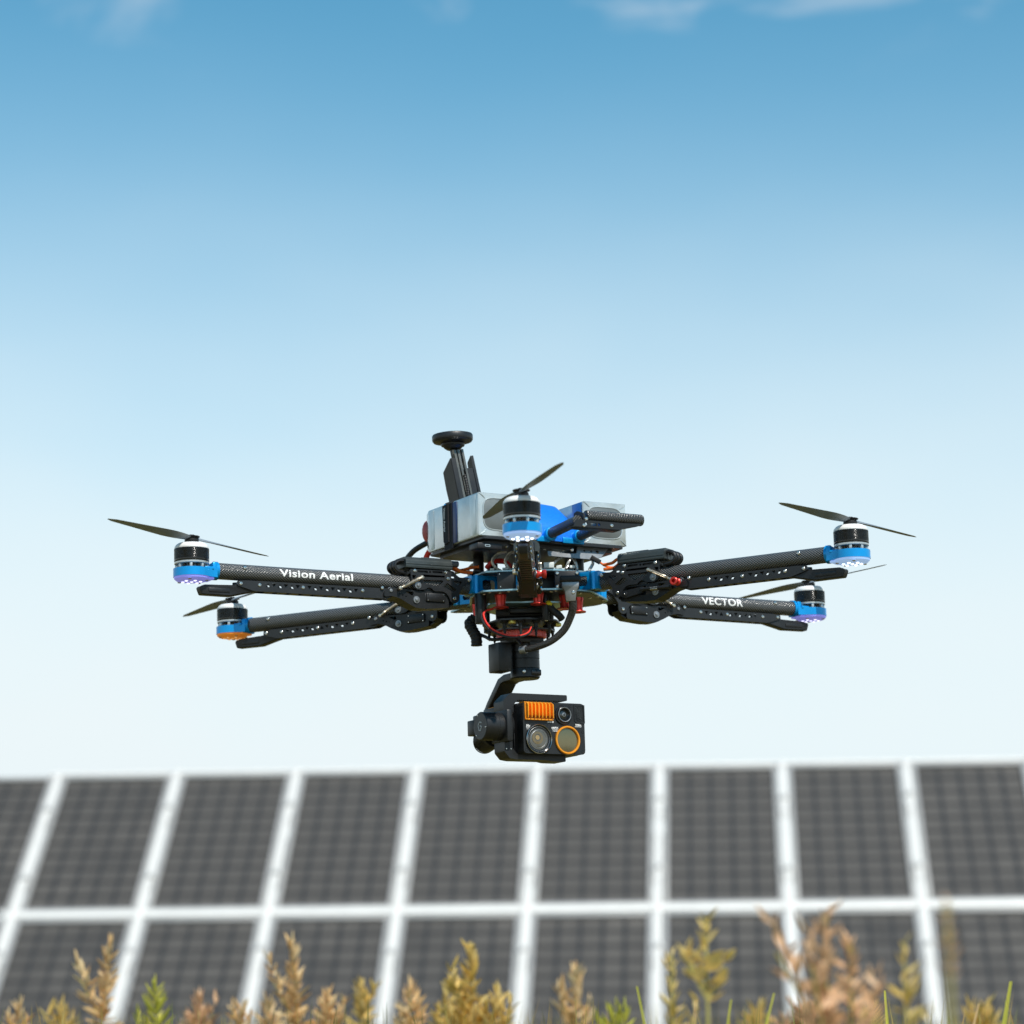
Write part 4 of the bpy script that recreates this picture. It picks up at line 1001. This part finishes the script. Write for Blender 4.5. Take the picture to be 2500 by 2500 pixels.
# camera body
g = G(); g.loft([[(x, y, z) for x, z in rounded([(-49, -238.0), (48, -238.0), (48, -168.2), (-49, -168.2)], r_, 4)] for y, r_ in ((-78, 6), (-77, 7), (-62, 7), (-61.5, 5), (-20, 5))])
cb = gp('camera_body', g, BLACK)
g = G()
for k in range(9): g.box((-49.2, -54 + k * 3.4, -221), (1.6, 1.4, 24), 0.2)
gp('side_fins', g, BLACK, cb)
def face_lathe(prof, x, z, n=44): 
    g = G(); g.lathe(prof, n, Matrix.Translation((x, -78, z)) @ Matrix.Rotation(R(90), 4, 'X')); return g
# big zoom lens
g = face_lathe([(20.2, -0.2), (20.2, 2.6), (19.8, 3.0), (19.2, 3.0), (18.6, 2.4), (16.8, 1.7), (16.4, 0.9), (13.0, 0.7)], -25.8, -218.6); zl = gp('zoom_lens', g, BLACK_GLOSS, cb)
g = face_lathe([(19.0, 2.9), (19.4, 3.4), (19.9, 2.95)], -25.8, -218.6); gp('lens_ring', g, STEEL, zl)
g = face_lathe([(16.2, 1.5), (16.5, 1.9), (16.9, 1.6)], -25.8, -218.6); gp('lens_ring', g, GREY_AL, zl)  # thin grey ring added to draw a ring reflection in the glass
g = face_lathe([(11.6, 1.05), (11.9, 1.3), (12.3, 1.0)], -25.8, -218.6); gp('lens_ring', g, GREY_AL, zl)  # second added ring, drawing the inner reflection
g = face_lathe([(0, 1.6), (5, 1.45), (10, 1.05), (14.5, 0.75)], -25.8, -218.6)
LG = mat('zoom_glass', (0.07, 0.066, 0.05), 0.05, coat=1.0); gp('lens_glass', g, LG, zl)  # olive reflection in the glass is put into its base colour
g = face_lathe([(5.0, 1.75), (8.6, 1.5), (8.6, 1.2), (5.0, 1.5)], -27.8, -217); gp('lens_element', g, LENS_AMBER, zl)
g = face_lathe([(0, 2.0), (3.2, 1.9), (3.2, 1.5)], -28.2, -216.6); gp('lens_element', g, mat('lens_core', (0.30, 0.20, 0.07), 0.1, coat=1), zl)
# thermal lens
g = face_lathe([(16.4, 0), (16.6, 2.2), (17.4, 3.0), (18.6, 3.0), (19.4, 2.2), (19.4, -0.5)], 19.7, -218.8); tl = gp('thermal_lens', g, ORANGE, cb)
g = face_lathe([(0, 1.2), (10, 0.9), (16.5, 0.2)], 19.7, -218.8); gp('lens_glass', g, THERMAL, tl)
# wide lens
g = face_lathe([(13.4, -0.2), (13.4, 1.6), (12.6, 2.4), (11.6, 2.4), (10.8, 4.2), (9.6, 4.8), (8.0, 4.2), (6.4, 1.2), (5.4, 0.6)], 14.2, -184.4); wlz = gp('wide_lens', g, BLACK_GLOSS, cb)
g = face_lathe([(10.2, 4.75), (9.9, 5.1), (9.2, 4.9)], 14.2, -184.4); gp('lens_ring', g, GREY_AL, wlz)
g = face_lathe([(0, 2.6), (3, 2.2), (5.8, 1.0)], 14.2, -184.4); gp('lens_glass', g, GLASS_DARK, wlz)
g = face_lathe([(1.8, 2.9), (2.8, 2.7), (2.8, 2.4)], 14.2, -184.4); gp('lens_element', g, GREY_AL, wlz)
# rangefinder window: recessed dark opening in a frame
g = G(); g.plate(rounded([(31.6, -192.2), (36.0, -195.4), (48.2, -195.4), (48.2, -170.0), (31.6, -170.0)], 1), [rounded([(33.2, -191.0), (36.6, -193.8), (46.4, -193.8), (46.4, -171.6), (33.2, -171.6)], 0.8)], 1.6, Matrix.Translation((0, -78.2, 0)) @ XZ); rw = gp('rangefinder', g, BLACK, cb)
g = G(); g.box((39.9, -77.7, -182.6), (14, 0.6, 23)); gp('window_glass', g, GLASS_DARK, rw)
# orange heat sink fins
g = G(); g.box((-25, -77.4, -180.5), (43, 4, 24), 0.6); hs = gp('heat_sink', g, ORANGE, cb)
g = G(); g.box((-25, -79.6, -192.2), (43, 4.5, 2), 0.4); gp('sink_base', g, ORANGE, hs)
for k in range(8):
    g = G(); x = -44.6 + k * 5.6
    g.plate(rounded([(-85.5, -172), (-79, -168), (-62, -167), (-62, -191), (-85.5, -191)], 1.2), [], 1.5, Matrix.Translation((x, 0, 0)) @ YZ)
    gp('fin', g, ORANGE, hs)
g = G(); 
for k in range(7): g.box((-41.8 + k * 5.6, -79.5, -189), (3.9, 0.8, 4.6))
gp('fin_gap', g, BLACK_PLASTIC, hs)
for x, z in ((-45, -233.6), (44, -234), (44.6, -207), (-0.6, -171.6), (25.5, -171.8)):
    g = face_lathe([(0, 0.15), (1.5, 0.15), (1.7, 0.4), (1.9, 0.2)], x, z, 12); gp('screw_hole', g, BLACK_GLOSS, cb)
def face_text(txt, x, z, size, bold=0.02):
    me = text_mesh(txt, size, WHITE_INK, bold, lambda c: Vector((x + c.x, -78.35, z + c.y))); return obj('lettering', me, cb, label='white print ' + txt)
face_text('16MPIX', -6.5, -194.9, 3.3, 0.03)
face_text('30x', -41.6, -200.8, 4.4, 0.03); face_text('OPTICAL', -41.6, -203.4, 1.6); face_text('ZOOM', -41.6, -205.2, 1.6)
face_text('640PIX', 0.5, -202.7, 3.6, 0.03); face_text('RADIOMETRIC', 1.0, -205.2, 1.4); face_text('THERMAL', 1.0, -207.0, 1.8)
face_text('1500m', 37.6, -197.6, 3.5, 0.03); face_text('RANGEFINDER', 37.6, -200.0, 1.6)
me = text_mesh('GREMSY', 3.4, WHITE_INK, 0.02, lambda c: Vector((-49.4, -49 - c.x, -180.5 + c.y))); obj('lettering', me, cb)

# ================================================================= WEEDS AND GRASS
def leaf_mat(name, c0, c1):
    m = bpy.data.materials.new(name); m.use_nodes = True
    n = m.node_tree.nodes; l = m.node_tree.links; p = n['Principled BSDF']; p.inputs['Roughness'].default_value = 0.5
    oi = n.new('ShaderNodeObjectInfo'); tc = n.new('ShaderNodeTexCoord'); nz = n.new('ShaderNodeTexNoise'); nz.inputs['Scale'].default_value = 60
    l.new(tc.outputs['Object'], nz.inputs['Vector'])
    ad = n.new('ShaderNodeMath'); ad.operation = 'MULTIPLY_ADD'; ad.inputs[1].default_value = 0.5; l.new(nz.outputs[0], ad.inputs[0])
    hl = n.new('ShaderNodeMath'); hl.operation = 'MULTIPLY'; hl.inputs[1].default_value = 0.75; l.new(oi.outputs['Random'], hl.inputs[0]); l.new(hl.outputs[0], ad.inputs[2])
    mx = n.new('ShaderNodeMix'); mx.data_type = 'RGBA'; mx.inputs[6].default_value = (*c0, 1); mx.inputs[7].default_value = (*c1, 1)
    l.new(ad.outputs[0], mx.inputs[0]); l.new(mx.outputs[2], p.inputs['Base Color'])
    tr = n.new('ShaderNodeBsdfTranslucent'); l.new(mx.outputs[2], tr.inputs[0]); ms_ = n.new('ShaderNodeMixShader'); ms_.inputs[0].default_value = 0.35
    l.new(p.outputs[0], ms_.inputs[1]); l.new(tr.outputs[0], ms_.inputs[2]); l.new(ms_.outputs[0], n['Material Output'].inputs[0])
    return m
STRAW = leaf_mat('straw_leaf', (0.74, 0.40, 0.12), (0.90, 0.70, 0.40))
GOLD = leaf_mat('gold_leaf', (0.70, 0.46, 0.07), (0.88, 0.68, 0.28))
LIME = leaf_mat('lime_leaf', (0.46, 0.46, 0.05), (0.74, 0.68, 0.12))
RUST = leaf_mat('rust_leaf', (0.60, 0.32, 0.15), (0.82, 0.55, 0.33))
STEM = mat('weed_stem', (0.34, 0.29, 0.08), 0.6, vary=0.25, vscale=15)
def world_at(px, py, dist):
    """a place for a plant tip: lateral offset and height above ground at a distance from the camera"""
    x = (px - 1250) / 6400; z = (1250 - py) / 6400
    d = Matrix.Rotation(R(10.7), 3, 'X') @ Matrix.Rotation(R(0.529), 3, 'Y') @ Vector((x, 1, z))
    return Vector((0, 0, CAM_Z)) + d * (dist / d.y)
rng = random.Random(11)
def leaf_variant(k, m):
    r = random.Random(k); g = G(); n = []
    bend = r.uniform(-0.16, 0.10); fat = r.uniform(0.8, 1.25)
    for t, q in ((0, 0.28), (0.2, 0.8), (0.45, 1.0), (0.75, 0.66), (1, 0.04)):
        w = 0.5 * q * fat; z = bend * t * t
        n.append((g.bm.verts.new((t, -w, z)), g.bm.verts.new((t, 0, z - 0.28 * w)), g.bm.verts.new((t, w, z))))
    for a, b in zip(n, n[1:]):
        g.bm.faces.new((a[0], a[1], b[1], b[0])); g.bm.faces.new((a[1], a[2], b[2], b[1]))
    return g.mesh('leaf', m, 60, 1)
def leaf(e, m, p, d, L, w, roll):
    me = cached(('leaf', m.name, rng.randrange(5)), lambda: leaf_variant(rng.randrange(999), m))
    o = obj('leaf', me, e)
    q = d.to_track_quat('X', 'Z').to_matrix().to_4x4() @ Matrix.Rotation(roll, 4, 'X')
    o.matrix_local = Matrix.Translation(p) @ q @ Matrix.Diagonal((L, w, L, 1))
def weed(name, px, py, dist, m, label, head=0.10, leafL=0.022, leafW=0.008, n=60, lean=0.0, side=2, spread=0.016, group='weeds at the bottom edge'):
    dist *= 1.3; head *= 1.3; leafL *= 1.3; leafW *= 1.0; lean *= 1.3
    tip = world_at(px, py, dist)
    root = Vector((tip.x - lean * 0.6, tip.y + rng.uniform(-0.05, 0.05), -0.06))
    e = bpy.data.objects.new(name, None); col.objects.link(e); e.location = root
    tag(e, label, 'plant', group)
    T = tip - root
    def axis(t): return Vector((T.x * t ** 2.2, T.y * t ** 1.5, T.z * t))
    g = G(); g.tube([axis(k / 8) for k in range(9)], lambda t: 0.0042 - 0.003 * t, 6, 2); st = obj('stem', g.mesh('stem', STEM, 40, 1), e)
    n = int(n * 0.62); leafL *= 1.45; leafW *= 1.05
    br = [(axis, 1 - head / T.z, 1.0, n)]
    for k in range(side):
        t0 = 1 - head / T.z * rng.uniform(0.7, 1.6); a = rng.uniform(0, 6.28) if k > 1 else (0.2 if k == 0 else 3.3); p0 = axis(t0)
        L_ = head * rng.uniform(0.4, 0.75); dv = Vector((math.cos(a) * 0.5, math.sin(a) * 0.5, 0.9)) * L_
        br.append(((lambda t, p0=p0, dv=dv: p0 + dv * t + Vector((0, 0, dv.z * 0.25 * t * t))), 0.0, 1.0, int(n * 0.45)))
        h = G(); h.tube([p0 + dv * t * 0.9 for t in (0, 0.5, 1)], 0.0014, 5, 2); obj('stem', h.mesh('stem', STEM, 40, 1), e)
    for fn, t0, t1, cnt in br:
        for k in range(cnt):
            t = t0 + (t1 - t0) * (k + rng.random()) / cnt; q = (t - t0) / (t1 - t0)
            p = fn(t); a = k * 2.4 + rng.uniform(-0.5, 0.5); el_ = 0.5 + 0.75 * q + rng.uniform(-0.45, 0.3)
            d = Vector((math.cos(a) * math.cos(el_), math.sin(a) * math.cos(el_), math.sin(el_)))
            k2 = (1.2 - 0.5 * q) * rng.uniform(0.65, 1.25)
            leaf(e, m, p, d, leafL * k2, leafW * k2 * rng.uniform(0.8, 1.2), rng.uniform(-0.9, 0.9))
    for k in range(5):      # sparse leaves down the stalk
        t = rng.uniform(0.3, 1 - head / T.z); a = rng.uniform(0, 6.28)
        leaf(e, m, axis(t), Vector((math.cos(a), math.sin(a), 0.7)), leafL * 1.5, leafW, a)
    return e
W = [(45, 2455, 4.4, STRAW, 'spiky straw coloured weed at the left edge, lowest tip', 0.05, 0.020, 0.0055, 40, 0.0, 2),
     (270, 2305, 4.6, STRAW, 'tall orange weed in front of the second white seam from the left', 0.16, 0.022, 0.011, 95, 0.05, 2),
     (378, 2412, 4.3, LIME, 'yellow-green leafy weed, greenest of the left half', 0.09, 0.024, 0.008, 60, -0.02, 2),
     (487, 2432, 4.8, RUST, 'short brownish weed right of the yellow-green one', 0.08, 0.022, 0.009, 55, 0.0, 2),
     (590, 2462, 4.5, STRAW, 'very short straw weed below the third white seam', 0.05, 0.02, 0.007, 45, 0.0, 2),
     (712, 2302, 4.7, STRAW, 'tall bent orange weed left of the tallest branching golden weed', 0.17, 0.023, 0.011, 95, -0.05, 3),
     (800, 2432, 4.6, STRAW, 'bushy orange weed growing close to the right of the tall bent one', 0.09, 0.024, 0.010, 70, 0.0, 3),
     (882, 2408, 5.0, GOLD, 'short golden weed beside the fourth white seam', 0.08, 0.022, 0.009, 55, 0.0, 1),
     (1000, 2412, 4.6, STRAW, 'small upright weed with few pointed orange leaves', 0.07, 0.026, 0.009, 34, 0.0, 2),
     (1148, 2318, 4.5, GOLD, 'tallest golden weed with several branches, left of the hanging camera', 0.15, 0.025, 0.011, 110, 0.0, 4),
     (1215, 2432, 4.5, GOLD, 'golden weed leaning right beside the tallest golden one', 0.08, 0.026, 0.010, 60, 0.03, 2),
     (1405, 2362, 5.3, STRAW, 'blurred orange weed below and right of the hanging camera', 0.14, 0.030, 0.014, 46, 0.0, 2),
     (1722, 2240, 1.75, GOLD, 'pale golden blurred seed head touching the white cross rail', 0.0424, 0.0105, 0.0069, 25, 0.0, 3),
     (1640, 2330, 1.8, GOLD, 'blurred golden stalk beside the sixth white seam', 0.0844, 0.0093, 0.0051, 49, 0.0, 2),
     (2015, 2235, 1.55, RUST, 'large blurred rust coloured weed reaching the white cross rail', 0.0957, 0.0125, 0.0065, 66, 0.0, 5),
     (2075, 2300, 1.6, RUST, 'blurred rust coloured branch right of the large rust weed', 0.0471, 0.0116, 0.0061, 33, 0.012, 2),
     (2205, 2300, 1.6, GOLD, 'blurred yellow flower stalk left of the rightmost white seam', 0.0465, 0.0097, 0.0054, 24, 0.0, 1),
     (2310, 2200, 1.2, RUST, 'heavily blurred brown stalk in front of the rightmost white seam', 0.035, 0.005, 0.0016, 40, 0.0, 0),
     (1950, 2470, 5.6, RUST, 'low pinkish brown weed at the foot of the large rust weed', 0.10, 0.04, 0.014, 50, 0.0, 3),
     (150, 2462, 4.8, GOLD, 'low golden weed between the left edge tuft and the tall orange weed', 0.06, 0.026, 0.007, 44, 0.02, 3),
     (655, 2448, 5.0, STRAW, 'low bushy weed just left of the tall bent orange weed', 0.07, 0.026, 0.008, 44, 0.02, 3),
     (1090, 2436, 4.8, GOLD, 'golden side weed just left of the tallest golden one', 0.08, 0.028, 0.008, 44, -0.03, 2),
     (1850, 2466, 5.6, GOLD, 'low yellow weed before the seventh white seam', 0.08, 0.034, 0.008, 44, 0.0, 3),
     (2130, 2462, 5.6, GOLD, 'low yellow weed right of the large rust weed', 0.08, 0.034, 0.008, 44, 0.0, 3),
     (2400, 2462, 5.2, GOLD, 'low yellow weed near the bottom right corner', 0.07, 0.034, 0.008, 44, 0.0, 3),
     (1500, 2470, 4.4, LIME, 'low green tuft between the blurred orange weed and sixth seam', 0.06, 0.03, 0.006, 40, 0.0, 2)]
for (px, py, ds, m_, lb, hd_, lL, lW, n_, ln, sd) in W: weed('weed', px, py, ds, m_, lb, hd_, lL, lW, n_, ln, sd)
# broad grass blades that stand out on the right
BL = [(2160, 2418, 3.9, 0.012, 'yellow-green grass blade standing upright between the two right seams'), (2468, 2396, 4.4, -0.05, 'broad green grass blade at the right edge'),
      (1785, 2440, 4.9, -0.04, 'green grass blade leaning right in the middle of the seventh panel'), (1890, 2425, 4.8, -0.07, 'thin green grass blade bending right before the seventh seam'),
      (1700, 2440, 4.9, -0.03, 'pinkish dry grass blade beside the golden stalk'), (1555, 2408, 4.6, 0.05, 'green grass blade bent over before the sixth white seam'),
      (2390, 2450, 4.5, -0.07, 'short pale pointed leaf left of the right edge')]
for k, (px, py, ds, ln, lb) in enumerate(BL):
    tip = world_at(px, py, ds); root = Vector((tip.x + ln * 2, tip.y + 0.05, -0.06)); T = tip - root
    g = G(); prev = None
    for q in range(13):
        t = q / 12; p = Vector((T.x * t ** 1.8, T.y * t, T.z * t)); w = 0.006 * (1 - 0.75 * t ** 3) * (1.6 if 'broad' in lb else 1)
        r_ = (g.bm.verts.new(p + Vector((-w, 0, 0))), g.bm.verts.new(p + Vector((0, w * 0.5, 0))), g.bm.verts.new(p + Vector((w, 0, 0))))
        if prev:
            g.bm.faces.new((prev[0], prev[1], r_[1], r_[0])); g.bm.faces.new((prev[1], prev[2], r_[2], r_[1]))
        prev = r_
    o = obj('grass_blade', g.mesh('grass_blade', RUST if 'pinkish' in lb else (STRAW if 'pale' in lb else LIME), 60, 1)); o.location = root
    tag(o, lb, 'grass blade', 'single grass blades at the right')
# field grass: uncountable
def grass_mat():
    m = bpy.data.materials.new('field_grass'); m.use_nodes = True
    n = m.node_tree.nodes; l = m.node_tree.links; p = n['Principled BSDF']; p.inputs['Roughness'].default_value = 0.6
    tc = n.new('ShaderNodeTexCoord'); a = n.new('ShaderNodeTexNoise'); a.inputs['Scale'].default_value = 5; a.inputs['Detail'].default_value = 4; l.new(tc.outputs['Object'], a.inputs['Vector'])
    r = n.new('ShaderNodeValToRGB'); r.color_ramp.elements[0].position = 0.36; r.color_ramp.elements[1].position = 0.64
    r.color_ramp.elements[0].color = (0.15, 0.19, 0.03, 1); r.color_ramp.elements[1].color = (0.42, 0.27, 0.07, 1)
    l.new(a.outputs[0], r.inputs[0]); l.new(r.outputs[0], p.inputs['Base Color']); return m
vs, fs = [], []
rg = random.Random(3)
for k in range(34000):
    y = 3.9 + rg.random() ** 1.4 * 13.5; x = rg.uniform(-1, 1) * (0.9 + 0.25 * y)
    top = CAM_Z - 0.012 - y * 0.0085 + rg.gauss(0, 0.035); top = min(max(0.15, top), CAM_Z + 0.02)
    if y > 7: top *= max(0.35, 1 - (y - 7) * 0.09)
    a = rg.uniform(0, 3.14); w = rg.uniform(0.0016, 0.0045); cx, cy = math.cos(a) * w, math.sin(a) * w
    lx, ly = rg.gauss(0, 0.07), rg.gauss(0, 0.07); b = len(vs)
    for t, q in ((0, 1), (0.5, 0.9), (0.85, 0.6)):
        vs.append((x + lx * t * t - cx * q, y + ly * t * t - cy * q, -0.06 + (top + 0.06) * t)); vs.append((x + lx * t * t + cx * q, y + ly * t * t + cy * q, -0.06 + (top + 0.06) * t))
    vs.append((x + lx, y + ly, top))
    fs += [(b, b + 1, b + 3, b + 2), (b + 2, b + 3, b + 5, b + 4), (b + 4, b + 5, b + 6)]
me = bpy.data.meshes.new('field_grass'); me.from_pydata(vs, [], fs); me.materials.append(grass_mat())
tag(obj('field_grass', me), 'dense yellow-green field grass along the bottom edge', 'grass', kind='stuff')
